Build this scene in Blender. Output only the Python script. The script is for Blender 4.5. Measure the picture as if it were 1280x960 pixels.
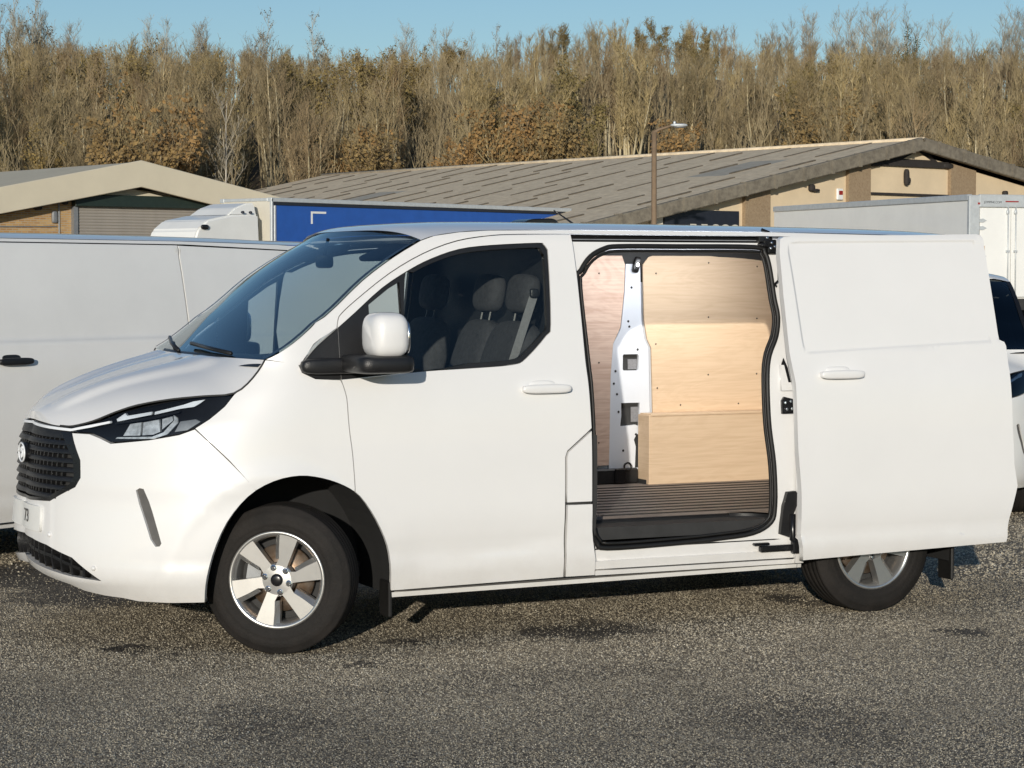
import bpy, bmesh, math, random
from mathutils import Vector, Matrix
from mathutils.geometry import delaunay_2d_cdt

# ------------------------------------------------------------------ scene, camera, light
for o in list(bpy.data.objects): bpy.data.objects.remove(o)
S = bpy.context.scene
COL = S.collection
TH = math.radians(24.3); FPX = 2800.0; PITCH = math.atan((480 - 344) / FPX)
CAM = Vector((-3.10545, -9.39729, 1.68945))
DH = Vector((math.sin(TH), math.cos(TH), 0)); RT = Vector((math.cos(TH), -math.sin(TH), 0))
DV = DH * math.cos(PITCH) - Vector((0, 0, math.sin(PITCH)))
UV = DH * math.sin(PITCH) + Vector((0, 0, math.cos(PITCH)))
cd = bpy.data.cameras.new('camera'); cam = bpy.data.objects.new('camera', cd); COL.objects.link(cam)
cd.sensor_width = 36; cd.lens = FPX / 1280 * 36; cd.clip_start = .1; cd.clip_end = 3000
cam.matrix_world = Matrix(((RT.x, UV.x, -DV.x, CAM.x), (RT.y, UV.y, -DV.y, CAM.y), (RT.z, UV.z, -DV.z, CAM.z), (0, 0, 0, 1)))
S.camera = cam
SUN_T = Vector((.62, 1.0, -.232))                       # direction the sunlight travels
ELEV = math.atan2(.232, math.hypot(.62, 1.0))
w = bpy.data.worlds.new('World'); S.world = w; w.use_nodes = True
nt = w.node_tree; bg = nt.nodes['Background']
sky = nt.nodes.new('ShaderNodeTexSky'); sky.sky_type = 'NISHITA'; sky.sun_disc = False
sky.sun_elevation = ELEV; sky.sun_rotation = math.atan2(-SUN_T.x, -SUN_T.y)
sky.altitude = 100; sky.air_density = 1.0; sky.dust_density = .2; sky.ozone_density = 3.2
nt.links.new(sky.outputs[0], bg.inputs[0]); bg.inputs[1].default_value = .088
sl = bpy.data.lights.new('sun', 'SUN'); sl.energy = 3.1; sl.angle = math.radians(.53); sl.color = (1.0, .93, .82)
so = bpy.data.objects.new('sun', sl); COL.objects.link(so)
so.rotation_euler = SUN_T.to_track_quat('-Z', 'Y').to_euler(); so.location = (-8, -12, 20)
vs = S.view_settings; vs.view_transform = 'Standard'; vs.look = 'None'; vs.exposure = 0.20; vs.gamma = 1.0; vs.use_curve_mapping = False
S.render.engine = 'CYCLES'

# ------------------------------------------------------------------ materials
def N(nt, t, **k):
    n = nt.nodes.new('ShaderNode' + t)
    for a, b in k.items(): setattr(n, a, b)
    return n
def mat(name, col, rough=.5, metal=0., coat=0., vary=0., scale=6., bump=0., bscale=40., spec=.5, col2=None, coord='Object', emit=0., stretch=None):
    m = bpy.data.materials.new(name); m.use_nodes = True; nt = m.node_tree; L = nt.links.new
    p = nt.nodes['Principled BSDF']
    p.inputs['Base Color'].default_value = (*col, 1); p.inputs['Roughness'].default_value = rough
    p.inputs['Metallic'].default_value = metal; p.inputs['Coat Weight'].default_value = coat
    p.inputs['Coat Roughness'].default_value = .06; p.inputs['Specular IOR Level'].default_value = spec
    if emit: p.inputs['Emission Color'].default_value = (*col, 1); p.inputs['Emission Strength'].default_value = emit
    tc = N(nt, 'TexCoord'); src = tc.outputs[coord]
    if stretch:
        mp = N(nt, 'Mapping'); mp.inputs['Scale'].default_value = stretch; L(src, mp.inputs[0]); src = mp.outputs[0]
    if vary or col2:
        n = N(nt, 'TexNoise'); n.inputs['Scale'].default_value = scale; n.inputs['Detail'].default_value = 6; n.inputs['Roughness'].default_value = .65
        L(src, n.inputs['Vector'])
        r = N(nt, 'ValToRGB'); c2 = col2 or tuple(max(0, c * (1 - vary)) for c in col)
        r.color_ramp.elements[0].position = .36; r.color_ramp.elements[1].position = .64
        r.color_ramp.elements[0].color = (*c2, 1); r.color_ramp.elements[1].color = (*col, 1)
        L(n.outputs[0], r.inputs[0]); L(r.outputs[0], p.inputs['Base Color'])
    if bump:
        n = N(nt, 'TexNoise'); n.inputs['Scale'].default_value = bscale; n.inputs['Detail'].default_value = 4
        L(src, n.inputs['Vector'])
        b = N(nt, 'Bump'); b.inputs['Strength'].default_value = bump; b.inputs['Distance'].default_value = .01
        L(n.outputs[0], b.inputs['Height']); L(b.outputs[0], p.inputs['Normal'])
    return m
def glassmat(name, tint, rough=.0, ior=1.5, refl=(1, 1, 1)):
    m = bpy.data.materials.new(name); m.use_nodes = True; nt = m.node_tree; L = nt.links.new
    nt.nodes.remove(nt.nodes['Principled BSDF'])
    t = N(nt, 'BsdfTransparent'); t.inputs[0].default_value = (*tint, 1)
    g = N(nt, 'BsdfGlossy'); g.inputs['Roughness'].default_value = rough; g.inputs[0].default_value = (*refl, 1)
    f = N(nt, 'Fresnel'); f.inputs[0].default_value = ior
    mx = N(nt, 'MixShader'); L(f.outputs[0], mx.inputs[0]); L(t.outputs[0], mx.inputs[1]); L(g.outputs[0], mx.inputs[2])
    L(mx.outputs[0], nt.nodes['Material Output'].inputs[0]); return m
M = {}
M['paint'] = mat('white_paint', (.795, .79, .78), .38, coat=.9, vary=.03, scale=1.3, bump=.012, bscale=3.0)
def road_film(m):
    nt = m.node_tree; L = nt.links.new; p = nt.nodes['Principled BSDF']; src = p.inputs['Base Color'].links[0].from_socket
    tc = N(nt, 'TexCoord'); sx = N(nt, 'SeparateXYZ'); L(tc.outputs['Object'], sx.inputs[0])
    n = N(nt, 'TexNoise'); n.inputs['Scale'].default_value = 5.; n.inputs['Detail'].default_value = 8; n.inputs['Roughness'].default_value = .75; L(tc.outputs['Object'], n.inputs['Vector'])
    a = N(nt, 'MapRange'); a.inputs[1].default_value = .62; a.inputs[2].default_value = .22; a.inputs[3].default_value = 0.; a.inputs[4].default_value = 1.; L(sx.outputs[2], a.inputs[0])
    b = N(nt, 'Math', operation='POWER'); b.inputs[1].default_value = 2.2; L(a.outputs[0], b.inputs[0])
    c = N(nt, 'Math', operation='MULTIPLY'); L(b.outputs[0], c.inputs[0]); L(n.outputs[0], c.inputs[1])
    d = N(nt, 'Math', operation='MULTIPLY'); d.inputs[1].default_value = .75; L(c.outputs[0], d.inputs[0])
    mx = N(nt, 'Mix'); mx.data_type = 'RGBA'; L(d.outputs[0], mx.inputs[0]); L(src, mx.inputs[6]); mx.inputs[7].default_value = (.36, .31, .24, 1); L(mx.outputs[2], p.inputs['Base Color'])
M['paint2'] = mat('white_paint_dusty', (.82, .815, .79), .42, coat=.6, vary=.06, scale=1.5)
road_film(M['paint']); road_film(M['paint2'])
M['inner'] = mat('white_inner_metal', (.66, .69, .74), .45, coat=.4, vary=.04, scale=5)
M['gap'] = mat('panel_gap_dark', (.035, .035, .035), .8, vary=.3)
M['well'] = mat('wheel_arch_liner', (.014, .014, .014), .9, vary=.3)
M['rubber'] = mat('black_rubber', (.010, .0095, .009), .55, vary=.3, scale=20)
M['tyre'] = mat('tyre_rubber', (.012, .011, .010), .75, col2=(.021, .018, .016), scale=7, bump=.25, bscale=90, spec=.25)
M['plastic'] = mat('black_plastic', (.014, .014, .015), .42, vary=.3, scale=8, bump=.15, bscale=200)
M['lampbase'] = mat('lamp_housing', (.008, .008, .009), .6, vary=.3, spec=.2)
M['satin'] = mat('satin_black', (.012, .012, .013), .25, vary=.2)
M['alloy'] = mat('alloy_wheel', (.62, .61, .59), .30, metal=.85, vary=.08, scale=12)
M['alloyd'] = mat('alloy_inner', (.26, .25, .24), .45, metal=.7, vary=.2, scale=12)
M['steel'] = mat('brake_disc', (.30, .24, .19), .45, metal=.8, col2=(.2, .13, .08), scale=25)
M['chrome'] = mat('chrome', (.75, .76, .78), .12, metal=1., vary=.05)
M['glass'] = glassmat('window_glass', (.88, .92, .90), ior=1.5)
M['wglass'] = glassmat('windscreen_glass', (.56, .66, .67), ior=1.75, refl=(.9, .97, 1))
M['lens'] = glassmat('headlight_lens', (.82, .85, .88), ior=1.5)
M['seat'] = mat('charcoal_seat_fabric', (.055, .055, .06), .9, vary=.35, scale=40, bump=.3, bscale=160)
M['dash'] = mat('dark_dashboard', (.02, .021, .023), .6, vary=.3, scale=10, bump=.2, bscale=120)
M['belt'] = mat('grey_webbing', (.23, .23, .24), .8, vary=.2, scale=90)
M['plate'] = mat('white_plate', (.80, .80, .77), .35, vary=.04)
M['led'] = mat('led_white', (.88, .90, .92), .15, vary=.03)
M['led_lamp'] = mat('load_lamp', (.95, .97, 1.0), .3, vary=.02, emit=6.)
M['reflector'] = mat('headlight_reflector', (.82, .84, .84), .3, metal=.35, vary=.45, scale=30)
M['ventgrey'] = mat('vent_grey', (.10, .095, .09), .4, vary=.3, scale=14)
M['red'] = mat('red_plastic', (.35, .02, .015), .3, vary=.2)
M['darkscrew'] = mat('screw_steel', (.10, .085, .07), .5, metal=.5, vary=.2)
M['grey'] = mat('grey_metal', (.30, .31, .32), .5, metal=.4, vary=.2, scale=15)
def plymat(name, c1, c2):
    m = mat(name, c1, .62); nt = m.node_tree; L = nt.links.new; p = nt.nodes['Principled BSDF']
    tc = N(nt, 'TexCoord'); mp = N(nt, 'Mapping'); mp.inputs['Scale'].default_value = (.55, 1.0, 2.6); mp.inputs['Rotation'].default_value = (0, .06, 0); L(tc.outputs['Object'], mp.inputs[0])
    n1 = N(nt, 'TexNoise'); n1.inputs['Scale'].default_value = 2.0; n1.inputs['Detail'].default_value = 4; n1.inputs['Distortion'].default_value = 1.8; L(mp.outputs[0], n1.inputs['Vector'])
    mp2 = N(nt, 'Mapping'); mp2.inputs['Scale'].default_value = (1.2, 1.0, 30.); L(tc.outputs['Object'], mp2.inputs[0])
    n2 = N(nt, 'TexNoise'); n2.inputs['Scale'].default_value = 2.5; n2.inputs['Detail'].default_value = 5; n2.inputs['Distortion'].default_value = .8; L(mp2.outputs[0], n2.inputs['Vector'])
    wv = N(nt, 'Math', operation='SINE'); ml = N(nt, 'Math', operation='MULTIPLY'); ml.inputs[1].default_value = 46.; L(n1.outputs[0], ml.inputs[0]); L(ml.outputs[0], wv.inputs[0])
    ma = N(nt, 'Math', operation='MULTIPLY_ADD'); ma.inputs[1].default_value = .09; L(wv.outputs[0], ma.inputs[0]); L(n2.outputs[0], ma.inputs[2])
    r = N(nt, 'ValToRGB'); r.color_ramp.elements[0].position = .28; r.color_ramp.elements[1].position = .66
    r.color_ramp.elements[0].color = (*c2, 1); r.color_ramp.elements[1].color = (*c1, 1)
    L(ma.outputs[0], r.inputs[0]); L(r.outputs[0], p.inputs['Base Color']); return m
M['ply'] = plymat('birch_plywood', (.63, .475, .325), (.565, .415, .275))
M['plyp'] = plymat('shaded_plywood', (.70, .52, .41), (.56, .38, .29))  # pinkish tint of the shaded sheet put into its colour
M['floor'] = mat('ribbed_floor', (.15, .125, .11), .5, col2=(.24, .20, .17), scale=3.5, bump=.2, bscale=60)

# ------------------------------------------------------------------ mesh helpers
XF = None                                                # optional vertex map used while a vehicle is built
def mk(name, v, f, m, parent=None, normals=None, smooth=True, kind=None, inv=None):
    if XF: v = [XF(p) for p in v]
    me = bpy.data.meshes.new(name); me.from_pydata([tuple(p) for p in v], [], f)
    me.materials.append(m if not isinstance(m, str) else M[m])
    if smooth: me.polygons.foreach_set('use_smooth', [True] * len(me.polygons))
    me.update()
    if normals: me.normals_split_custom_set_from_vertices([tuple(n) for n in normals])
    o = bpy.data.objects.new(name, me); COL.objects.link(o)
    if parent: o.parent = parent
    if kind: o['kind'] = kind
    return o
def empty(name, loc, rz=0., label=None, cat=None, group=None, scale=1.):
    o = bpy.data.objects.new(name, None); COL.objects.link(o); o.location = loc; o.rotation_euler = (0, 0, rz); o.scale = (scale,) * 3
    o.empty_display_size = .2
    if label: o['label'] = label
    if cat: o['category'] = cat
    if group: o['group'] = group
    return o
def tag(o, label, cat=None, group=None):
    o['label'] = label
    if cat: o['category'] = cat
    if group: o['group'] = group
    return o
class MB:
    def __init__(s): s.v = []; s.f = []
    def add(s, v, f):
        k = len(s.v); s.v += [Vector(p) for p in v]; s.f += [tuple(i + k for i in q) for q in f]; return s
    def box(s, x0, x1, y0, y1, z0, z1):
        return s.add([(x0, y0, z0), (x1, y0, z0), (x1, y1, z0), (x0, y1, z0), (x0, y0, z1), (x1, y0, z1), (x1, y1, z1), (x0, y1, z1)],
                     [(0, 3, 2, 1), (4, 5, 6, 7), (0, 1, 5, 4), (1, 2, 6, 5), (2, 3, 7, 6), (3, 0, 4, 7)])
    def prism(s, poly, fn0, fn1):
        n = len(poly); a = [fn0(*p) for p in poly]; b = [fn1(*p) for p in poly]
        return s.add(a + b, [tuple(range(n)), tuple(range(2 * n - 1, n - 1, -1))] + [(i, i + n, (i + 1) % n + n, (i + 1) % n) for i in range(n)])
    def sup(s, c, d, e=.35, nu=20, nv=12, rot=None):
        """rounded box (superellipsoid), half sizes d"""
        sg = lambda t, k: math.copysign(abs(t) ** k, t)
        V = []
        for j in range(nv + 1):
            b = -math.pi / 2 + math.pi * j / nv
            for i in range(nu):
                a = 2 * math.pi * i / nu
                p = Vector((d[0] * sg(math.cos(b), e) * sg(math.cos(a), e), d[1] * sg(math.cos(b), e) * sg(math.sin(a), e), d[2] * sg(math.sin(b), e)))
                if rot: p = rot @ p
                V.append(p + Vector(c))
        F = [(j * nu + i, j * nu + (i + 1) % nu, (j + 1) * nu + (i + 1) % nu, (j + 1) * nu + i) for j in range(nv) for i in range(nu)]
        return s.add(V, F)
    def tube(s, path, r, n=6, cap=True):
        path = [Vector(p) for p in path]; k0 = len(s.v); m = len(path); a = None
        for i, p in enumerate(path):
            t = (path[min(i + 1, m - 1)] - path[max(i - 1, 0)]).normalized()
            if a is None: a = t.cross(Vector((0, 0, 1)) if abs(t.z) < .9 else Vector((1, 0, 0))).normalized()
            a = a - t * a.dot(t)
            a = a.normalized() if a.length > 1e-6 else t.orthogonal().normalized()
            b = t.cross(a)
            rr = r[i] if isinstance(r, (list, tuple)) else r
            for q in range(n):
                an = 2 * math.pi * q / n; s.v.append(p + (a * math.cos(an) + b * math.sin(an)) * rr)
        for i in range(m - 1):
            for q in range(n):
                s.f.append((k0 + i * n + q, k0 + i * n + (q + 1) % n, k0 + (i + 1) * n + (q + 1) % n, k0 + (i + 1) * n + q))
        if cap: s.f.append(tuple(k0 + q for q in range(n - 1, -1, -1))); s.f.append(tuple(k0 + (m - 1) * n + q for q in range(n)))
        return s
    def lathe(s, prof, n=48, close=False):
        """profile (r, y) turned about the y axis"""
        k0 = len(s.v); m = len(prof)
        for r, y in prof:
            for q in range(n):
                a = 2 * math.pi * q / n; s.v.append(Vector((r * math.cos(a), y, r * math.sin(a))))
        for i in range(m if close else m - 1):
            j = (i + 1) % m
            for q in range(n):
                s.f.append((k0 + i * n + q, k0 + i * n + (q + 1) % n, k0 + j * n + (q + 1) % n, k0 + j * n + q))
        return s
    def build(s, name, m, parent=None, smooth=False, bevel=0., kind=None, fix=True, seg=1):
        bm = bmesh.new()
        vs = [bm.verts.new(XF(p) if XF else p) for p in s.v]
        for q in s.f:
            try: bm.faces.new([vs[i] for i in q])
            except ValueError: pass
        if fix: bmesh.ops.recalc_face_normals(bm, faces=bm.faces)
        if bevel: bmesh.ops.bevel(bm, geom=list(bm.edges), offset=bevel, segments=seg, affect='EDGES', clamp_overlap=True)
        me = bpy.data.meshes.new(name); bm.to_mesh(me); bm.free()
        me.materials.append(M[m] if isinstance(m, str) else m)
        if smooth: me.polygons.foreach_set('use_smooth', [True] * len(me.polygons)); 
        o = bpy.data.objects.new(name, me); COL.objects.link(o)
        if parent: o.parent = parent
        if kind: o['kind'] = kind
        return o
def copy_tree(o, parent=None):
    c = o.copy(); COL.objects.link(c)
    if parent is not None: c.parent = parent
    for ch in list(o.children):
        if ch != c: copy_tree(ch, c)
    return c
def text(name, s, size, m, parent, mw, extrude=.001):
    cu = bpy.data.curves.new(name, 'FONT'); cu.body = s; cu.size = size; cu.extrude = extrude; cu.align_x = 'CENTER'; cu.align_y = 'CENTER'
    t = bpy.data.objects.new(name + '_c', cu); COL.objects.link(t)
    bpy.context.view_layer.update()
    me = bpy.data.meshes.new_from_object(t.evaluated_get(bpy.context.evaluated_depsgraph_get())); bpy.data.objects.remove(t); bpy.data.curves.remove(cu)
    me.materials.clear(); me.materials.append(M[m]); me.name = name
    o = bpy.data.objects.new(name, me); COL.objects.link(o); o.parent = parent; o.matrix_local = mw
    return o

# ------------------------------------------------------------------ van skin
XC = 0.20
def interp(t, tab):
    n = len(tab)
    if t <= tab[0][0]: return tab[0][1]
    if t >= tab[-1][0]: return tab[-1][1]
    i = 0
    while tab[i + 1][0] < t: i += 1
    def sl(k): return (tab[k + 1][1] - tab[k][1]) / (tab[k + 1][0] - tab[k][0])
    def m(k):
        if k == 0: return sl(0)
        if k == n - 1: return sl(n - 2)
        a, b = sl(k - 1), sl(k)
        return 0. if a * b <= 0 else 2 * a * b / (a + b)
    x0, y0 = tab[i]; x1, y1 = tab[i + 1]; h = x1 - x0; s = (t - x0) / h
    return y0 * (1 + 2 * s) * (1 - s) ** 2 + m(i) * h * s * (1 - s) ** 2 + y1 * s * s * (3 - 2 * s) + m(i + 1) * h * s * s * (s - 1)
W_TAB = [(.20, .955), (.30, .967), (.37, .978), (.42, .976), (.50, .988), (.62, .998), (.80, 1.0), (1.0, .994), (1.14, .985), (1.20, .976), (1.26, .962), (1.5, .918), (1.75, .868), (1.86, .838), (1.92, .80)]
NOSE = [(.20, -.77), (.27, -.845), (.34, -.92), (.42, -.948), (.55, -.942), (.70, -.935), (.85, -.93), (.95, -.918), (1.02, -.89), (1.10, -.80), (1.3, -.6)]
SWEEP = [(.2, .14), (.3, .18), (.45, .26), (.6, .31), (.8, .35), (1.0, .37), (1.2, .40)]
RW = 3.15                                                # rear axle
def sstep(t): t = max(0., min(1., t)); return t * t * (3 - 2 * t)
def halfw(x, z):
    w = interp(z, W_TAB)
    if x > 3.2: w -= .028 * ((x - 3.2) / .8) ** 2
    if z < 1.0:
        for xa in (0.0, RW):
            r = math.hypot(x - xa, z - .33); w += .013 * math.exp(-((r - .47) / .045) ** 2) * sstep((1.0 - z) / .1)
    if .5 < x < 1.6:                                     # sculpted line that rises along the door foot
        w -= .007 * sstep((z - (.285 + .17 * max(0., x - .55) ** 1.3)) / .07) * sstep((x - .55) / .15) * sstep((.62 - z) / .2)
    return w
def shell(u, z, off=0.):
    if u >= 0:
        x = XC + u
        return Vector((x, 1.0 - halfw(x, z) - off, z))
    psi = (1 + u) * math.pi / 2; a = XC - interp(z, NOSE); w = halfw(XC, z); n = 3.0
    c, s = math.cos(psi), math.sin(psi); r = 1.0 / ((c / a) ** n + (abs(s) / w) ** n) ** (1 / n)
    X = r * c; Sx = r * s
    x = XC - X + interp(z, SWEEP) * (abs(Sx) / w) ** 1.6 * (X / a) + .045 * max(0., 1 - abs(Sx) / w / .5) ** 2 * sstep((1.1 - z) / .1)
    k = halfw(x, z) / w
    y = 1.0 - Sx * (1 + (k - 1) * (Sx / w) ** 3)
    return Vector((x - off * c, y - off * s, z))
K = 1.75
def surf(a, z, off=0.): return shell(a / K if a < 0 else a, z, off)
def A(pts): return [(u * K if u < 0 else u, z) for u, z in pts]
def pip(p, poly):
    x, y = p; c = False; j = len(poly) - 1
    for i in range(len(poly)):
        xi, yi = poly[i]; xj, yj = poly[j]
        if (yi > y) != (yj > y) and x < (xj - xi) * (y - yi) / (yj - yi) + xi: c = not c
        j = i
    return c
def area(l): return .5 * sum(l[i][0] * l[(i + 1) % len(l)][1] - l[(i + 1) % len(l)][0] * l[i][1] for i in range(len(l)))
def ccw(l): return l if area(l) > 0 else l[::-1]
def inset(l, d):
    l = ccw(l); n = len(l); out = []
    for i in range(n):
        p0, p, p1 = Vector(l[i - 1]), Vector(l[i]), Vector(l[(i + 1) % n])
        a = (p - p0); b = (p1 - p)
        if a.length < 1e-9 or b.length < 1e-9: out.append(tuple(p)); continue
        na = Vector((-a.y, a.x)).normalized(); nb = Vector((-b.y, b.x)).normalized()
        m = na + nb; q = m.length
        if q < .3: out.append(tuple(p + na * d)); continue
        m /= q; out.append(tuple(p + m * min(d / max(.35, m.dot(na)), 3 * abs(d)) if d > 0 else p + m * (d / max(.35, m.dot(na)))))
    return out
def dense(l, step):
    out = []
    for i in range(len(l)):
        p, q = l[i], l[(i + 1) % len(l)]; k = max(1, int(math.dist(p, q) / step + .5))
        out += [(p[0] + (q[0] - p[0]) * t / k, p[1] + (q[1] - p[1]) * t / k) for t in range(k)]
    return out
def spline(pts, k=5, closed=False):
    out = []; n = len(pts)
    for i in range(n if closed else n - 1):
        g = (lambda j: pts[j % n]) if closed else (lambda j: pts[max(0, min(n - 1, j))])
        p0, p1, p2, p3 = g(i - 1), g(i), g(i + 1), g(i + 2)
        for t in range(k):
            s = t / k
            out.append(tuple(.5 * (2 * b + (c - a) * s + (2 * a - 5 * b + 4 * c - d) * s * s + (-a + 3 * b - 3 * c + d) * s ** 3) for a, b, c, d in zip(p0, p1, p2, p3)))
    if not closed: out.append(tuple(pts[-1]))
    return out
def tri2d(outer, holes, step, extra=()):
    loops = [outer] + list(holes); P = []; E = []
    for l in loops:
        k = len(P); P += [Vector(p) for p in l]; E += [(k + i, k + (i + 1) % len(l)) for i in range(len(l))]
    for l in extra:
        k = len(P); P += [Vector(p) for p in l]; E += [(k + i, k + (i + 1) % len(l)) for i in range(len(l))]
    bx = [p[0] for p in outer]; bz = [p[1] for p in outer]; segs = [(Vector(l[i]), Vector(l[(i + 1) % len(l)])) for l in loops for i in range(len(l))]
    nx = int((max(bx) - min(bx)) / step) + 1; nz = int((max(bz) - min(bz)) / step) + 1
    cell = {}
    for l in loops:
        for p in l: cell.setdefault((int(p[0] // step), int(p[1] // step)), []).append(p)
    for i in range(nx):
        for j in range(nz):
            p = (min(bx) + (i + .5 + .07 * math.sin(j * 2.3)) * step, min(bz) + (j + .5) * step)
            if not pip(p, outer) or any(pip(p, h) for h in holes): continue
            ci, cj = int(p[0] // step), int(p[1] // step)
            if any(math.dist(p, q) < .45 * step for di in (-1, 0, 1) for dj in (-1, 0, 1) for q in cell.get((ci + di, cj + dj), ())): continue
            P.append(Vector(p))
    r = delaunay_2d_cdt(P, E, [], 0, 1e-6)
    V = [tuple(v) for v in r[0]]; F = []
    for f in r[2]:
        c = (sum(V[i][0] for i in f) / len(f), sum(V[i][1] for i in f) / len(f))
        if pip(c, outer) and not any(pip(c, h) for h in holes): F.append(tuple(f))
    return V, F
def panel(name, loop, m, parent, sf=None, holes=(), step=.05, off=0., depth=.02, gap=.0028, mirror=False, extra=(), both=False, smooth_edge=True):
    sf = sf or surf
    outer = dense(inset(loop, gap), step); hs = [dense(inset(h, -gap), step) for h in holes]
    V2, F2 = tri2d(outer, hs, step, extra)
    V = [sf(a, z, off) for a, z in V2]; Nn = []
    e = 2e-3
    for a, z in V2:
        n = (sf(a + e, z, off) - sf(a - e, z, off)).cross(sf(a, z + e, off) - sf(a, z - e, off)); Nn.append(n.normalized() if n.length > 1e-12 else Vector((-1, 0, 0)))
    F = []
    for f in F2:
        q = (V[f[1]] - V[f[0]]).cross(V[f[2]] - V[f[0]])
        F.append(f if q.dot(Nn[f[0]]) > 0 else f[::-1])
    if depth:
        for li, l in enumerate([outer] + hs):
            l = ccw(l); n = len(l); k = len(V)
            V += [sf(a, z, off) for a, z in l] + [sf(a, z, off - depth) for a, z in l]; Nn += [Vector((0, 0, 0))] * (2 * n)
            for i in range(n):
                q = (k + i, k + n + i, k + n + (i + 1) % n, k + (i + 1) % n)
                F.append(q if li == 0 else q[::-1])
    def mir(V, F, Nn): return [Vector((p.x, 2 - p.y, p.z)) for p in V], [f[::-1] for f in F], [Vector((p.x, -p.y, p.z)) for p in Nn]
    if mirror: V, F, Nn = mir(V, F, Nn)
    if both:
        v2, f2, n2 = mir(V, F, Nn); k = len(V); V = V + v2; F = F + [tuple(i + k for i in f) for f in f2]; Nn = Nn + n2
    return mk(name, V, F, m, parent, normals=Nn)
def loft(name, st, m, parent, px=2., pz=2.2, ns=28, relief=None):
    V = []; F = []
    for i, (e, c) in enumerate(st):
        pp = pz(i / (len(st) - 1)) if callable(pz) else pz
        for j in range(2 * ns + 1):
            s = math.sin((j / ns - 1) * math.pi / 2); t = abs(s)
            x = c[0] + (e[0] - c[0]) * t ** px; z = c[1] + (e[2] - c[1]) * t ** pp; y = 1 + s * (1 - e[1])
            if relief: z += relief(i / (len(st) - 1), t)
            V.append(Vector((x, y, z)))
    w = 2 * ns + 1
    for i in range(len(st) - 1):
        for j in range(w - 1): F.append((i * w + j, (i + 1) * w + j, (i + 1) * w + j + 1, i * w + j + 1))
    o = mk(name, V, F, m, parent); return o
FILLW = 13.0  # power of the added load space fill light

# ------------------------------------------------------------------ van outlines in skin coordinates (u along, z up)
HOOD = [(-1, 1.022), (-.97, 1.022), (-.917, 1.020), (-.87, 1.016), (-.828, 1.011), (-.79, 1.010), (-.756, 1.012), (-.704, 1.037), (-.659, 1.078), (-.610, 1.111), (-.531, 1.139), (-.448, 1.155), (-.362, 1.169), (-.309, 1.236), (-.272, 1.314)]
SCREEN = [(-.269, 1.316), (-.161, 1.371), (.056, 1.504), (.247, 1.664), (.408, 1.772), (.55, 1.849)]
LAMP = [(-.764, 1.008), (-.690, 1.034), (-.651, 1.073), (-.601, 1.101), (-.519, 1.135), (-.457, 1.152), (-.362, 1.164), (-.380, 1.112), (-.414, 1.057), (-.448, 1.019), (-.484, .992), (-.554, .967), (-.642, .947), (-.669, .968), (-.698, .985), (-.754, .986)]
ARCH = [(-.367, .249), (-.368, .326), (-.366, .460), (-.337, .605), (-.277, .717), (-.191, .782), (-.091, .803), (.010, .788), (.113, .751), (.190, .698), (.267, .589), (.326, .467), (.343, .380), (.349, .265)]
WIN = [(-.045, 1.326), (.010, 1.370), (.065, 1.413), (.113, 1.450), (.202, 1.520), (.341, 1.631), (.481, 1.713), (.596, 1.765), (.736, 1.808), (.896, 1.827), (1.139, 1.839), (1.168, 1.832), (1.182, 1.812), (1.185, 1.776), (1.170, 1.462), (1.143, 1.410), (1.032, 1.307), (.960, 1.277), (.734, 1.264), (.500, 1.254), (.117, 1.225), (-.010, 1.233), (-.085, 1.262), (-.097, 1.283)]
GLASS = [(.455, 1.672), (.5, 1.702), (.6, 1.746), (.736, 1.787), (.896, 1.806), (1.125, 1.818), (1.150, 1.808), (1.163, 1.785), (1.164, 1.76), (1.150, 1.468), (1.125, 1.420), (1.022, 1.327), (.955, 1.298), (.734, 1.285), (.455, 1.277)]
QUART = [(.27, 1.555), (.37, 1.627), (.425, 1.657), (.425, 1.277), (.27, 1.268)]
DTOP = [(.112, 1.464), (.118, 1.49), (.132, 1.514), (.206, 1.575), (.379, 1.697), (.554, 1.789), (.728, 1.848), (.903, 1.874), (1.05, 1.881), (1.322, 1.884)]
SEAL = [(1.335, 1.648), (1.363, 1.712), (1.420, 1.777), (1.497, 1.815), (1.582, 1.827), (1.9, 1.828), (2.329, 1.827), (2.380, 1.799), (2.398, 1.733), (2.408, 1.580), (2.419, 1.486), (2.400, 1.392), (2.352, 1.299), (2.328, 1.2), (2.323, 1.082), (2.330, .94), (2.355, .758), (2.364, .565), (2.347, .482), (2.249, .431), (2.05, .413), (1.815, .402), (1.455, .397), (1.400, .426), (1.365, .486), (1.356, .608), (1.356, .9), (1.346, 1.28)]
SDOOR = [(2.390, 1.80), (2.386, 1.60), (2.392, 1.310), (2.410, 1.163), (2.413, .95), (2.416, .841), (2.436, .646), (2.446, .433), (2.462, .301), (3.665, .333), (3.683, .456), (3.718, .620), (3.695, .731), (3.685, .9), (3.682, 1.056), (3.675, 1.239), (3.674, 1.330), (3.665, 1.35), (3.640, 1.362), (3.637, 1.393), (3.615, 1.747), (3.612, 1.875), (3.604, 1.893), (3.58, 1.899), (2.43, 1.877), (2.405, 1.865)]
def rarch():
    pts = [(RW - XC + .44 * math.cos(t), .33 + .45 * math.sin(t)) for t in [math.pi * (1 - i / 14) for i in range(15)]]
    return [(pts[0][0] - .01, .27)] + pts + [(pts[-1][0] + .005, .42)]
PRESS = [(2.440, 1.850), (3.70, 1.866), (3.73, 1.362), (2.478, 1.310)]
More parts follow.
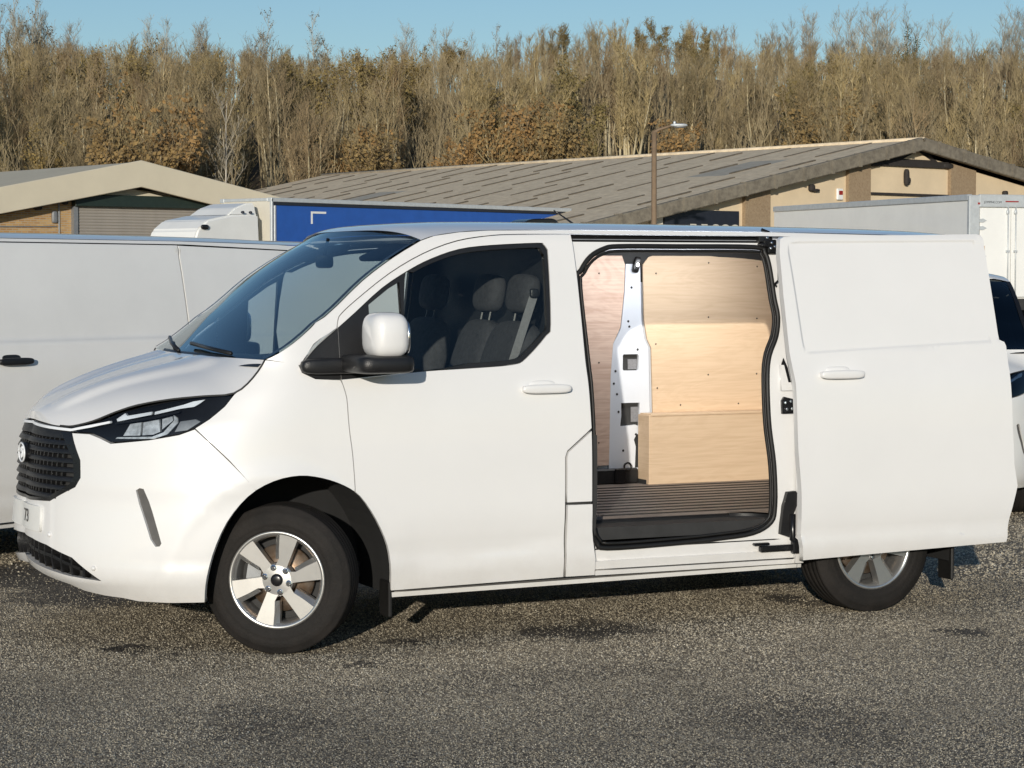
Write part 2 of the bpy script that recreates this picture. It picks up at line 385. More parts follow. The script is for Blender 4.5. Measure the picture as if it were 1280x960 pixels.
def press_depth(x, z, P):
    r = .055; d = 1e9
    q = inset(P, r)
    # distance to the inset quad, outside positive
    best = 1e9; n = len(q); inside = pip((x, z), q)
    for i in range(n):
        a, b = Vector(q[i]), Vector(q[(i + 1) % n]); p = Vector((x, z)); ab = b - a
        t = max(0, min(1, (p - a).dot(ab) / ab.length_squared)); best = min(best, (a + ab * t - p).length)
    sd_ = (-best if inside else best) - r
    return sstep((.008 - sd_) / .016)
def flat_y(y0):
    return lambda a, z, off=0.: Vector((a, y0 - off, z))

# ------------------------------------------------------------------ wheel, modelled once, axle along y, outer face towards -y
def wheel_parts():
    R = .334; out = []
    t = MB(); prof = [(.205, -.085), (.222, -.100), (.232, -.1045), (.236, -.1035), (.245, -.108), (.262, -.110), (.266, -.1085), (.275, -.110), (.300, -.106), (.304, -.1035), (.318, -.095)]
    for y0, y1 in ((-.088, -.066), (-.058, -.026), (-.018, .018), (.026, .058), (.066, .088)):
        prof += [(R - .007, y0 - .002), (R, y0 + .002), (R, y1 - .002), (R - .007, y1 + .002)]
    prof += [(.318, .095), (.300, .106), (.275, .110), (.245, .108), (.222, .1), (.205, .085)]
    t.lathe(prof, 72); out.append(('tyre', t, 'tyre', True))
    r = MB(); r.lathe([(.222, -.086), (.220, -.099), (.212, -.102), (.203, -.096), (.195, -.085), (.190, -.03), (.186, .08), (.210, .085)], 64); out.append(('rim', r, 'alloy', True))
    sp = MB()
    for k in range(6):
        an = 2 * math.pi * k / 6 + .42
        ca, sa = math.cos(an), math.sin(an)
        P = lambda rad, tan, y: (rad * ca - tan * sa, y, rad * sa + tan * ca)
        # wide directional blade: flat face, folded flank on one side
        face = [(.040, -.028, -.091), (.085, -.032, -.094), (.145, -.040, -.097), (.203, -.048, -.097), (.207, -.005, -.097), (.203, .036, -.097), (.145, .026, -.097), (.095, .014, -.094), (.070, .020, -.093), (.040, .026, -.091)]
        face = [(a_, b_, -.0885 - .042 * a_) for a_, b_, c_ in face]; n = len(face); back = [(a_, b_, -.040) for a_, b_, c_ in face]
        fl = [(.203, .060, -.072), (.140, .046, -.072), (.088, .032, -.076)]
        v = [P(*q) for q in face] + [P(*q) for q in back] + [P(*q) for q in fl] + [P(q[0], q[1], -.04) for q in fl]
        c0 = len(v); v.append(P(.13, -.006, -.0885 - .042 * .13))
        f = [(c0, i, i + 1) for i in range(n - 1)] + [(c0, n - 1, 0)] + [(i, i + n, i + 1 + n, i + 1) for i in range(3)]
        k0 = 2 * n; f += [(5, 6, k0 + 1, k0), (6, 7, k0 + 2, k0 + 1), (k0, k0 + 1, k0 + 4, k0 + 3), (k0 + 1, k0 + 2, k0 + 5, k0 + 4)]
        sp.add(v, f)
    sp.lathe([(.028, -.094), (.066, -.0915), (.074, -.085), (.078, -.05)], 36)
    out.append(('spoke', sp, 'alloy', False))
    d = MB(); d.lathe([(.03, -.012), (.150, -.012), (.152, .01), (.03, .012)], 40); out.append(('brake_disc', d, 'steel', True))
    dd = MB(); dd.lathe([(.0, .03), (.19, .03), (.19, .05), (.0, .05)], 40); out.append(('backing_plate', dd, 'gap', False))
    c = MB(); c.box(-.155, -.09, -.035, .03, -.05, .07); out.append(('brake_caliper', c, 'grey', False))
    cap = MB(); cap.lathe([(.0, -.103), (.016, -.103), (.025, -.100), (.029, -.093), (.029, -.08)], 28); out.append(('centre_cap', cap, 'satin', True))
    return out
WP = None
def add_wheel(root, loc, rz=0., flip=False, spin=0.):
    """wheel > tyre, rim, spokes ...; meshes shared between all wheels"""
    global WP, XF
    keep = XF; XF = None
    if WP is None:
        WP = []
        for n, mb, m, sm in wheel_parts():
            o = mb.build(n, m, None, smooth=sm); WP.append(o)
        lug = MB(); lug.lathe([(0, -.106), (.008, -.106), (.010, -.103), (.011, -.094), (.015, -.0925), (.015, -.088)], 8)
        for k in range(6):
            an = 2 * math.pi * k / 6 + .95
            o = lug.build('lug_nut', 'chrome', None) if k == 0 else WP[-1].copy()
            if k: COL.objects.link(o)
            o.location = (.056 * math.cos(an), 0, .056 * math.sin(an)); WP.append(o)
        h = MB(); h.lathe([(0, -.07), (.05, -.07), (.055, .06), (0, .06)], 24); WP.append(h.build('wheel', 'grey', None))
        src = True
    else: src = False
    hub = WP[-1] if src else WP[-1].copy()
    if not src: COL.objects.link(hub)
    hub.parent = root; hub.location = XF(Vector(loc)) if XF else (keep(Vector(loc)) if keep else loc)
    hub.rotation_euler = (0, spin, rz + (math.pi if flip else 0))
    for o in WP[:-1]:
        c = o if src else o.copy()
        if not src: COL.objects.link(c)
        c.parent = hub
    XF = keep
    return hub

# ------------------------------------------------------------------ the van
def handle(parent, c, m, name='door_handle', L=.125):
    mb = MB(); cup = MB()
    cup.sup((c[0] - .01, c[1] + .012, c[2]), (.075, .014, .036), e=.6, nu=24, nv=10)
    mb.sup((c[0], c[1] - .030, c[2] - .003), (L, .014, .021), e=.55, nu=28, nv=10)
    mb.sup((c[0] - L + .03, c[1] - .012, c[2] - .003), (.022, .02, .016), e=.6, nu=12, nv=8)
    mb.sup((c[0] + L - .03, c[1] - .012, c[2] - .003), (.022, .02, .016), e=.6, nu=12, nv=8)
    o = mb.build(name, m, parent, smooth=True)
    cup.build('handle_cup', m, o if False else parent, smooth=True)
    return o
def build_van(root, opened, paint='paint', trim='paint', handle_mat='paint', steer=0., detail=True, hx=None):
    st = .05 if detail else .09
    WINs = spline(WIN, 3, closed=True) if detail else WIN; GLs = spline(GLASS, 3, closed=True) if detail else GLASS
    DT = spline(DTOP, 3); SC = spline(SCREEN, 3)
    ar = spline(ARCH, 3); P = paint
    arch_i = lambda u: min(range(len(ar)), key=lambda i: abs(ar[i][0] - u) + (10 if False else 0))
    # split the arch where the bumper seam and the door seam meet it
    ib = min(range(len(ar)), key=lambda i: math.dist(ar[i], (-.262, .735))); idr = min(range(len(ar)), key=lambda i: math.dist(ar[i], (.167, .720)))
    # ---- bumper, one mesh for both halves
    bl = [(-1, .352), (-.93, .348), (-.876, .338), (-.742, .301), (-.703, .276), (-.64, .263), (-.584, .258), (-.543, .247), (-.45, .246)] + ar[:ib + 1] + [(-.343, .872), (-.447, 1.013), (-.484, .988), (-.554, .963), (-.642, .943), (-.673, .966), (-.70, .981), (-.758, .982), (-.718, .864), (-.713, .786), (-.726, .745), (-.811, .673), (-.925, .662), (-1, .660), (-1, .492), (-.90, .488), (-.811, .472), (-.717, .430), (-.632, .336), (-.724, .345), (-.86, .372), (-1, .400)]
    slot = [(-.571, .742), (-.563, .752), (-.554, .749), (-.541, .694), (-.501, .512), (-.504, .500), (-.513, .498), (-.527, .529), (-.563, .682)]
    bp = panel('front_bumper', A(bl), P, root, holes=[A(slot)], step=.045 if detail else .08, both=True, depth=.03, gap=.0008)
    for mr in (False, True):
        panel('vent_slot', A(slot), 'ventgrey', bp, off=-.012, depth=0, gap=-.002, mirror=mr)
    lg = [(-1, .40), (-.86, .372), (-.724, .345), (-.632, .336), (-.717, .430), (-.811, .472), (-.90, .488), (-1, .492)]
    lgo = panel('lower_grille', A(lg), 'gap', bp, off=-.06, depth=0, gap=-.012, both=True)
    if detail:
        for k in range(9):
            u0 = -.99 + k * .037; top = interp(u0, [(-1, .492), (-.9, .488), (-.811, .472), (-.717, .43), (-.632, .336)]); bot = interp(u0, [(-1, .40), (-.86, .372), (-.724, .345), (-.632, .336)])
            if top - bot > .03: panel('grille_fin', A([(u0, bot), (u0 + .006, bot), (u0 + .006, top), (u0, top)]), 'plastic', bp, off=-.02, depth=.04, gap=0); panel('grille_fin', A([(u0, bot), (u0 + .006, bot), (u0 + .006, top), (u0, top)]), 'plastic', bp, off=-.02, depth=.04, gap=0, mirror=True)
        panel('grille_bar', A([(-1, .438), (-.80, .415), (-.70, .372), (-.70, .384), (-.80, .430), (-1, .452)]), 'plastic', bp, off=-.022, depth=.03, gap=0, both=True)
        for u, z in ((-.652, .391), (-.80, .52)):
            c = shell(u, z, .001); s_ = MB(); s_.sup(c, (.011, .011, .011), e=1., nu=12, nv=8); s_.build('parking_sensor', P, bp, smooth=True)
    # ---- upper grille with bars, badge and chrome strip
    gl = [(-1, 1.008), (-.93, 1.006), (-.84, .999), (-.76, .996), (-.750, .980), (-.718, .864), (-.713, .786), (-.726, .745), (-.811, .673), (-.925, .662), (-1, .660)]
    gr = panel('grille', A(gl), 'gap', root, off=-.028, depth=.0, gap=-.006, both=True)
    edge = lambda z: interp(z, [(.66, -.86), (.675, -.811), (.745, -.73), (.786, -.718), (.864, -.722), (.98, -.758), (1.0, -.76)])
    for z in ((.694, .735, .776, .817, .858, .899, .936) if detail else (.72, .80, .88, .95)):
        h = .010
        ue = edge(z) - .006
        wedge = lambda a, zz, off=0., z=z: surf(a, zz, off - max(0., (zz - z)) * .9)
        panel('grille_bar', A([(-1, z - h), (ue, z - h), (ue, z + h), (-1, z + h)]), 'plastic', gr, sf=wedge, off=.004, depth=.032, gap=0, both=True, step=.04)
    if detail:
        for k in range(11):
            u0 = -.985 + k * .021
            for mr in (False, True): panel('grille_fin', A([(u0, .69), (u0 + .0035, .69), (u0 + .0035, .955), (u0, .955)] if edge(.70) > u0 + .01 else [(u0, .75), (u0 + .0035, .75), (u0 + .0035, .955), (u0, .955)]), 'satin', gr, off=-.008, depth=.018, gap=0, mirror=mr, step=.08)
    panel('grille_rim', A([(-.790, .985), (-.752, .985), (-.716, .864), (-.711, .786), (-.724, .743), (-.810, .670), (-.925, .659), (-1, .657), (-1, .672), (-.925, .674), (-.82, .686), (-.742, .753), (-.730, .79), (-.737, .866), (-.778, .968)]), 'satin', gr, off=.002, depth=.03, gap=0, both=True)
    panel('grille_band', A([(-1, .962), (-.775, .955), (-.762, .99), (-.84, .994), (-1, 1.0)]), 'plastic', gr, off=-.004, depth=.02, gap=0, both=True)
    panel('chrome_strip', A([(-1, 1.003), (-.84, .994), (-.756, .990), (-.70, 1.011), (-.655, 1.032), (-.658, 1.041), (-.703, 1.022), (-.756, 1.001), (-.84, 1.005), (-1, 1.014)]), 'led', gr, off=.004, depth=.015, gap=0, both=True)
    if detail:
        c = shell(-1, .868); bd = MB(); bd.lathe([(.0, -.012), (.046, -.012), (.050, -.008), (.050, .015)], 28); bd.v = [Vector((c.x + p.y - .012, 1 + p.x * 1.25, c.z + p.z * .92)) for p in bd.v]
        b = bd.build('badge', 'satin', gr, smooth=False)
        rg = MB(); rg.tube([(c.x - .026, 1 + .060 * math.cos(t), c.z + .043 * math.sin(t)) for t in [2 * math.pi * i / 28 for i in range(29)]], .0045, 6); rg.build('badge_ring', 'led', b, smooth=True)
        em = MB()
        for dy, dz, ry, rz_ in ((.012, .012, .022, .012), (-.012, -.004, .016, .018), (.014, -.016, .012, .012), (-.006, .022, .012, .008)):
            em.sup((c.x - .025, 1 + dy, c.z + dz), (.004, ry, rz_), e=.8, nu=12, nv=6)
        em.build('badge_emblem', 'led', b, smooth=True)
    # ---- number plate
    pl = panel('number_plate', A([(-1, .528), (-.84, .528), (-.843, .640), (-1, .640)]), 'plate', root, off=.012, depth=.012, gap=0, both=True)
    if opened:
        c = shell(-.935, .585, .0138); t = (shell(-.915, .585) - shell(-.955, .585)).normalized()
        nrm = t.cross(Vector((0, 0, 1)))
        text('plate_digits', '73', .085, 'satin', pl, Matrix(((t.x, 0, nrm.x, c.x), (t.y, 0, nrm.y, c.y), (0, 1, nrm.z, c.z), (0, 0, 0, 1))))
    # ---- headlights
    for mr in (False, True):
        hl = panel('headlight', A(LAMP), 'lampbase', root, off=-.030, depth=.0, gap=-.004, mirror=mr)
        panel('light_strip', A([(-.648, 1.049), (-.635, 1.075), (-.626, 1.064), (-.570, 1.084), (-.567, 1.072), (-.643, 1.039)]), 'led', hl, off=-.010, depth=.012, gap=0, mirror=mr)
        panel('light_strip', A([(-.562, 1.084), (-.496, 1.117), (-.474, 1.131), (-.444, 1.140), (-.453, 1.125), (-.467, 1.109), (-.503, 1.099), (-.560, 1.072)]), 'led', hl, off=-.010, depth=.012, gap=0, mirror=mr)
        if detail:
            for q in ([(-.620, .978), (-.610, 1.030), (-.585, 1.038), (-.580, .982)], [(-.575, .983), (-.580, 1.038), (-.545, 1.052), (-.535, 1.00), (-.55, .987)], [(-.531, 1.01), (-.538, 1.054), (-.516, 1.066), (-.51, 1.05)]):
                panel('lamp_reflector', A(q), 'reflector', hl, off=-.014, depth=.012, gap=0, mirror=mr)
            panel('lamp_shelf', A([(-.645, 1.036), (-.56, 1.064), (-.50, 1.09), (-.50, 1.082), (-.56, 1.054), (-.645, 1.026)]), 'plastic', hl, off=-.006, depth=.02, gap=0, mirror=mr)
            panel('lamp_bezel', A([(-.632, .972), (-.55, .978), (-.525, .998), (-.506, 1.05), (-.512, 1.072), (-.50, 1.06), (-.495, 1.04), (-.515, .99), (-.545, .969), (-.635, .965)]), 'reflector', hl, off=-.008, depth=.01, gap=0, mirror=mr)
            panel('corner_reflector', A([(-.50, 1.0), (-.492, 1.045), (-.455, 1.055), (-.44, 1.045), (-.47, 1.008)]), 'grey', hl, off=-.016, depth=.01, gap=0, mirror=mr)
        panel('headlight_lens', A(LAMP), 'lens', hl, off=.0, depth=.022, gap=.003, mirror=mr)
    # ---- bonnet, windscreen, roof
    hp = [shell(u, z) for u, z in spline(HOOD, 3)]
    zc = [(-.885, 1.024), (-.86, 1.055), (-.80, 1.098), (-.70, 1.150), (-.55, 1.207), (-.40, 1.252), (-.25, 1.290), (-.14, 1.316)]
    n = len(hp); sts = []
    for i, p in enumerate(hp):
        xc = p.x if p.x < -.7 else -.7 + (p.x + .7) * (.56 / (hp[-1].x + .7))
        sts.append((p, (xc, max(interp(xc, zc), p.z + .002 if i < 4 else 0))))
    def relief(t, s):
        k = sstep((t - .30) / .25) * (1 - sstep((t - .93) / .07))
        return k * (.018 * sstep((s - .30) / .08) * (1 - sstep((s - .52) / .12)) - .006 * sstep((.24 - s) / .12))
    for sg in (False, True):
        g_ = MB(); g_.tube([Vector((p.x, 2 - p.y + .001 if sg else p.y - .001, p.z + .0005)) for p in hp[14:]], .0042, 5); g_.build('bonnet_gap_seal', 'gap', root, smooth=True)
    loft('bonnet', sts, P, root, px=2., pz=lambda t: 2.0 + 1.2 * t, ns=36, relief=relief)
    se = [shell(u, z) for u, z in spline(SCREEN, 4)]
    cen = spline([(-.15, 1.300), (.00, 1.388), (.19, 1.535), (.385, 1.70), (.53, 1.815), (.66, 1.902)], 4)
    ws = loft('windscreen', [(e, c) for e, c in zip(se, cen)], 'wglass', root, px=2., pz=2.4, ns=24)
    # dark band round the glass
    for sgn in (1, -1):
        rim = MB()
        a = [Vector((e.x, e.y if sgn > 0 else 2 - e.y, e.z)) for e in se]; b = [p + Vector((.006, sgn * .035, .004)) for p in a]
        a = [p + Vector((-.006, 0, .006)) for p in a]; b = [p + Vector((-.012, 0, .004)) for p in b]
        m_ = len(a); rim.v += a + b; rim.f += [(i, i + 1, m_ + i + 1, m_ + i) for i in range(m_ - 1)]
        rim.build('screen_edge_trim', 'satin', ws, fix=True)
    cow = []
    for dx, dz in ((-.035, -.02), (.03, .022), (.085, .03)):
        e = se[0]; cow.append((Vector((e.x + dx, e.y + .01, e.z + dz - .012)), (cen[0][0] + dx, cen[0][1] + dz)))
    loft('scuttle_panel', cow, 'plastic', root, px=2., pz=2.4, ns=20)
    if detail:
        for y0, y1, xx in ((.42, 1.05, .0), (1.1, 1.75, .0)):
            wp = MB(); q = lambda y, k: (cen[0][0] + (se[0].x - cen[0][0]) * abs(y - 1) ** 2 / (1 - se[0].y) ** 2 + .02 + k * .05, y, cen[0][1] + (se[0].z - cen[0][1]) * (abs(y - 1) / (1 - se[0].y)) ** 2.4 + .028 + k * .035)
            wp.tube([q(y0, 0), q((y0 + y1) / 2, .6), q(y1, 1)], .010, 6); wp.build('wiper', 'plastic', root, smooth=True)
    re_ = [shell(u, z) for u, z in spline([(.55, 1.851), (.62, 1.872), (.75, 1.890), (.9, 1.899), (1.33, 1.904), (2.4, 1.903), (3.3, 1.890), (3.66, 1.872)], 4)]
    rc = spline([(.665, 1.904), (.74, 1.928), (.86, 1.941), (1.05, 1.948), (1.45, 1.950), (2.3, 1.945), (3.35, 1.932), (3.84, 1.910)], 4)
    rf = loft('roof', [(e, c) for e, c in zip(re_, rc)], P, root, px=2., pz=4.5, ns=30)
    if opened:
        ab = MB(); ab.prism([(1.60, 1.945), (1.815, 1.945), (1.79, 1.972), (1.76, 1.978), (1.66, 1.974), (1.63, 1.966)], lambda x, z: (x, .90, z), lambda x, z: (x, 1.10, z)); ab.build('roof_pod', 'satin', rf, bevel=.006)
        an = MB(); an.tube([(1.93, .95, 1.94), (1.85, .95, 1.99), (1.80, .95, 2.02)], [.006, .004, .003], 6); an.build('aerial', 'satin', rf, smooth=True)
        gt = MB(); gt.tube([(2.58, .2, 1.915), (2.62, .195, 1.90)], .008, 6); gt.build('roof_trim_clip', 'satin', rf)
    # ---- sides
    DFR = spline([(.118, 1.205), (.134, 1.14), (.139, 1.05), (.145, .98), (.155, .90), (.163, .80)], 3)
    fen = [(-.262, .755)] + [(-.343, .876), (-.447, 1.017), (-.414, 1.057), (-.380, 1.112), (-.360, 1.164), (-.309, 1.234), (-.272, 1.314), (-.11, 1.297), (-.097, 1.279), (-.085, 1.258), (-.010, 1.229), (.110, 1.222)] + DFR + [(.167, .735)] + ar[ib:idr + 1][::-1]
    dr = DT + [(1.330, 1.648), (1.338, 1.28), (1.352, .972), (1.335, .958), (1.223, .869), (1.213, .84), (1.213, .625), (1.221, .272)] + [(.352, .258)] + ar[idr:][::-1] + [(.167, .735)] + DFR[::-1] + [(.112, 1.225)]
    rail = SC + [(.62, 1.872), (.75, 1.890), (.9, 1.899), (1.33, 1.904), (2.4, 1.903), (3.3, 1.890), (3.66, 1.872), (3.66, 1.845), (2.46, 1.880)] + DT[::-1] + [(.110, 1.452), (-.100, 1.288)]
    for mr in (False, True):
        panel('fender', A(fen), P, root, step=st * .8, mirror=mr, gap=.0014)
        panel('roof_rail', A(rail), P, root, step=st, mirror=mr, gap=.002)
        fd = panel('front_door', A(dr), P, root, holes=[A(WINs)], step=st * .8, mirror=mr)
        if not mr: tag(fd, 'closed front door on the near side with black framed window')
        panel('window_frame', A(WINs), 'plastic', fd, holes=[A(GLs), A(QUART)], off=-.002, depth=.03, gap=.001, mirror=mr)
        panel('window_glass', A(GLs), 'glass', fd, off=-.014, depth=0, gap=-.006, mirror=mr)
        panel('quarter_glass', A(QUART), 'glass', fd, off=-.014, depth=0, gap=-.006, mirror=mr)
        # door mirror
        my = (lambda y: 2 - y) if mr else (lambda y: y)
        mi = MB(); mi.sup((.455, my(-.150), 1.425), (.088, .115, .102), e=.58, nu=28, nv=16); mo = mi.build('door_mirror', paint, root, smooth=True)
        am = MB(); am.sup((.435, my(-.10), 1.297), (.135, .165, .042), e=.38, nu=28, nv=12); am.sup((.27, my(.02), 1.285), (.15, .035, .036), e=.5, nu=20, nv=10)
        am.build('mirror_arm', 'plastic', mo, smooth=True)
        gm = MB(); gm.sup((.535, my(-.145), 1.415), (.012, .095, .08), e=.6, nu=20, nv=10); gm.build('mirror_glass', 'chrome', mo, smooth=True)
        c = surf(1.112, 1.166); handle(fd, (c.x, 2 - c.y + .02 if mr else c.y, c.z), handle_mat) if not mr else None
        # inner skin behind the shut lines
        ins = [(-.44, 1.01), (-.36, 1.15), (-.28, 1.30), (.05, 1.485), (.25, 1.645), (.41, 1.755), (.56, 1.835), (1.30, 1.872), (1.33, 1.872), (1.335, .95), (1.40, .95), (1.40, .262), (.36, .262)] + [(u, z) for u, z in ar[::-1]] + [(-.40, .30), (-.42, .7)]
        panel('inner_skin', A(ins), 'gap', root, holes=[A(WINs)], off=-.021, depth=0, gap=.012, mirror=mr, step=.08)
        # lower pillar with filler flap
        if not mr and opened:
            pn = panel('side_pillar', A([(1.223, .618), (1.356, .618), (1.362, .486), (1.384, .35), (1.384, .272), (1.228, .272)]), P, root, step=st)
            panel('filler_flap', A([(1.352, .966), (1.338, .953), (1.227, .866), (1.219, .84), (1.219, .626), (1.354, .626)]), P, pn, step=st)
    # sill under the door
    for mr in (False, True):
        panel('sill', A([(.35, .228), (2.52, .250), (2.52, .268), (.35, .250)]), 'paint2' if opened else P, root, mirror=mr, off=-.008, depth=.06, gap=0, step=.1)
    ra = rarch(); RD = SDOOR
    shut = 1.08
    qtr = [(2.475, .30), (2.475, .272)] + ra + [(3.65, .42), (3.66, 1.845), (2.45, 1.876)]
    def creased(a, z, off=0.):
        p = surf(a, z, off); p.y += .012 * sstep((z - 1.305) / .015) * (1 - sstep((z - 1.835) / .012)) + .006 * sstep((.62 - z) / .02); return p
    sfq = None if opened else creased
    def quarter(mr, u0):
        q = [(u0, .272)] + ra + [(3.65, .42), (3.66, 1.843), (u0, 1.876)]
        panel('quarter_panel', A(q), P, root, step=st if opened else .03, mirror=mr, sf=sfq)
        panel('quarter_skin', A(q), 'gap', root, step=.1, off=-.021, depth=0, mirror=mr)
    if opened:
        quarter(False, 2.475); quarter(True, 1.335)
    else:
        quarter(False, 2.40); quarter(True, 1.335)
        cd_ = [(1.342, .272), (2.392, .272), (2.392, 1.878), (1.330, 1.882), (1.346, 1.28), (1.360, .97), (1.232, .865), (1.222, .625), (1.228, .272)]
        PR = [(1.36, 1.850), (2.36, 1.850), (2.36, 1.362), (1.38, 1.31)]
        sdoor = panel('sliding_door', A(cd_), P, root, step=.03, sf=creased)
        c = surf(1.56, 1.20); global XF; keep = XF; XF = None; handle(sdoor, (hx or c.x, c.y, c.z), handle_mat); XF = keep
        panel('door_skin', A(cd_), 'gap', root, step=.1, off=-.021, depth=0)
    # rear corners, rear doors, rear bumper
    for mr in (False, True):
        V = []; F = []; zs = [.42 + i * (1.872 - .42) / 16 for i in range(17)]; na = 8
        for z in zs:
            p = shell(3.66, z); xr = 3.97 - .06 * sstep((z - 1.2) / .7); rad = min(.11, xr - p.x)
            for j in range(na + 1):
                t = math.pi / 2 * j / na; V.append(Vector((xr - rad + rad * math.sin(t), p.y + rad - rad * math.cos(t), z)))
        for i in range(16):
            for j in range(na): F.append((i * (na + 1) + j, i * (na + 1) + j + 1, (i + 1) * (na + 1) + j + 1, (i + 1) * (na + 1) + j))
        if mr: V = [Vector((p.x, 2 - p.y, p.z)) for p in V]; F = [f[::-1] for f in F]
        mk('rear_corner', V, F, P, root)
        xr = lambda z: 3.97 - .06 * sstep((z - 1.2) / .7)
        rdp = lambda a, z, off=0.: Vector((xr(z) + off, a, z))
        y0 = .16; lp = [(y0, .40), (.997, .40), (.997, 1.86), (.27, 1.86), (.20, 1.2)]
        def rdm(a, z, off=0., mr=mr): return Vector((xr(z) + off, 2 - a if mr else a, z))
        bd = panel('rear_door', lp, P, root, sf=rdm, step=.15)
        panel('rear_glass', [(.33, 1.32), (.92, 1.32), (.92, 1.76), (.37, 1.76)], 'satin', bd, sf=rdm, off=.003, depth=.004, gap=0, step=.2)
        tl = MB(); yy = 2 - .085 if mr else .085
        tl.sup((3.93, yy + (.03 if not mr else -.03), 1.12), (.05, .05, .20), e=.5); tl.build('rear_lamp', 'red', root, smooth=True)
    rb = MB(); rb.sup((3.91, 1.0, .47), (.09, .93, .08), e=.3, nu=40, nv=12); rb.build('rear_bumper', 'plastic', root, smooth=True)
    uf = MB(); uf.box(-.40, 3.9, .48, 1.52, .27, .34); uf.build('underbody', 'gap', root)
    # wheel wells
    def skin_y(x, z):
        if x >= XC: return shell(x - XC, z).y
        lo, hi = -1., 0.
        for _ in range(22):
            m_ = (lo + hi) / 2
            if shell(m_, z).x < x: lo = m_
            else: hi = m_
        return shell(lo, z).y
    for xa, rx, inner in ((.115, .455, .50), (RW, .455, .27)):
        for mr in (False, True):
            V = []; F = []; nA = 20
            for q in range(3):
                for i in range(nA + 1):
                    an = math.pi * i / nA; x = xa + rx * math.cos(an); z = .30 + .515 * math.sin(an) if 0 < i < nA else .235
                    y = (skin_y(x, max(.24, z)) + .012, .20, inner)[q]
                    V.append(Vector((x, 2 - y if mr else y, z)))
            for j in range(2):
                for i in range(nA): F.append((j * (nA + 1) + i, j * (nA + 1) + i + 1, (j + 1) * (nA + 1) + i + 1, (j + 1) * (nA + 1) + i))
            F.append(tuple(2 * (nA + 1) + i for i in range(nA + 1)))
            mk('wheel_well', V, F, 'well', root, smooth=False)
    for mr in (False, True):
        y = 1.77 if mr else .23
        yw = lambda v: 2 - v if mr else v
        add_wheel(root, (.072, yw(.150), .334), rz=(-steer if True else 0), flip=mr, spin=.15)
        add_wheel(root, (RW, yw(.145), .334), flip=mr, spin=.52)
        for xa, zt in ((.545, .30), (RW + .47, .33)):
            mf = MB(); mf.box(xa, xa + .018, min(yw(.045), yw(.17)), max(yw(.045), yw(.17)), .135, zt); mf.build('mud_flap', 'rubber', root, bevel=.006)
    # ---- cab
    db = MB(); db.sup((.42, 1.0, 1.08), (.30, .86, .17), e=.45, nu=32, nv=12); db.build('dashboard', 'dash', root, smooth=True)
    cf = MB(); cf.box(.60, 1.46, .09, 1.91, .46, .50); cf.build('cab_floor', 'dash', root)
    for ycen, hw in ((.40, .24), (.80, .20), (1.52, .24)):
        sb = MB(); rt = Matrix.Rotation(math.radians(16), 3, 'Y')
        sb.sup((1.26, ycen, 1.12), (.075, hw, .36), e=.5, nu=28, nv=14, rot=rt)
        s = sb.build('seat', 'seat', root, smooth=True)
        cu = MB(); cu.sup((.98, ycen, .78), (.26, hw, .09), e=.5, nu=28, nv=10); cu.build('seat_cushion', 'seat', s, smooth=True)
        hr = MB(); hr.sup((1.375, ycen, 1.60), (.05, .13, .095), e=.6, nu=24, nv=12, rot=Matrix.Rotation(math.radians(10), 3, 'Y')); hr.build('headrest', 'seat', s, smooth=True)
        for dy in (-.05, .05):
            bs = MB(); bs.tube([(1.345, ycen + dy, 1.44), (1.37, ycen + dy, 1.55)], .007, 6); bs.build('headrest_post', 'plastic', s)
        for dy in (-.45, .45):
            sm = MB(); sm.tube([(1.105 + .0, ycen + dy * hw, .86), (1.19, ycen + dy * hw, 1.12), (1.275, ycen + dy * hw, 1.40)], .006, 5); sm.build('seat_seam', 'dash', s)
    if detail:
        bl_ = MB()
        bl_.add([(1.29, .135, 1.60), (1.335, .135, 1.60), (1.245, .20, 1.26), (1.20, .20, 1.26)], [(0, 1, 2, 3)]); bl_.add([(1.20, .20, 1.26), (1.245, .20, 1.26), (1.22, .24, .78), (1.175, .24, .78)], [(0, 1, 2, 3)])
        bl_.build('seat_belt', 'belt', root)
        an = MB(); an.sup((1.31, .13, 1.605), (.022, .012, .022), e=.5); an.build('belt_anchor', 'plastic', root, smooth=True)
        sw = MB(); c = Vector((.80, 1.52, 1.10)); ax = Matrix.Rotation(math.radians(-28), 3, 'Y')
        sw.tube([c + ax @ Vector((0, .185 * math.cos(t), .185 * math.sin(t))) for t in [2 * math.pi * i / 32 for i in range(33)]], .016, 8)
        for t in (0, math.pi, -math.pi / 2): sw.tube([c, c + ax @ Vector((0, .18 * math.cos(t), .18 * math.sin(t)))], .014, 6)
        sw.sup(c, (.03, .07, .05), e=.6); sw.tube([c, c + Vector((-.3, 0, -.12))], .03, 8); sw.build('steering_wheel', 'dash', root, smooth=True)
        im = MB(); im.sup((.58, 1.0, 1.755), (.015, .11, .032), e=.5); im.tube([(.58, 1., 1.78), (.60, 1., 1.87)], .008, 6); im.build('interior_mirror', 'satin', root, smooth=True)
        for yc in (.55, 1.45):
            sv = MB(); sv.sup((.74, yc, 1.80), (.10, .20, .014), e=.4, rot=Matrix.Rotation(math.radians(-22), 3, 'Y')); sv.build('sun_visor', 'belt', root, smooth=True)
    hd = MB(); hd.box(.78, 3.86, .22, 1.78, 1.855, 1.87); hd.build('headlining', 'inner' if opened else 'dash', root)
    bk = MB(); bk.prism([(.06, .36), (.03, .8), (.05, 1.2), (.17, 1.86), (1.83, 1.86), (1.95, 1.2), (1.97, .8), (1.94, .36)], lambda y, z: (1.475, y, z), lambda y, z: (1.49, y, z)); bk.build('bulkhead', 'dash', root)
    if not opened: return
    # ---- opened side: jamb, seal, tracks, sliding door pushed back
    sl_ = spline(SEAL, 4, closed=True)
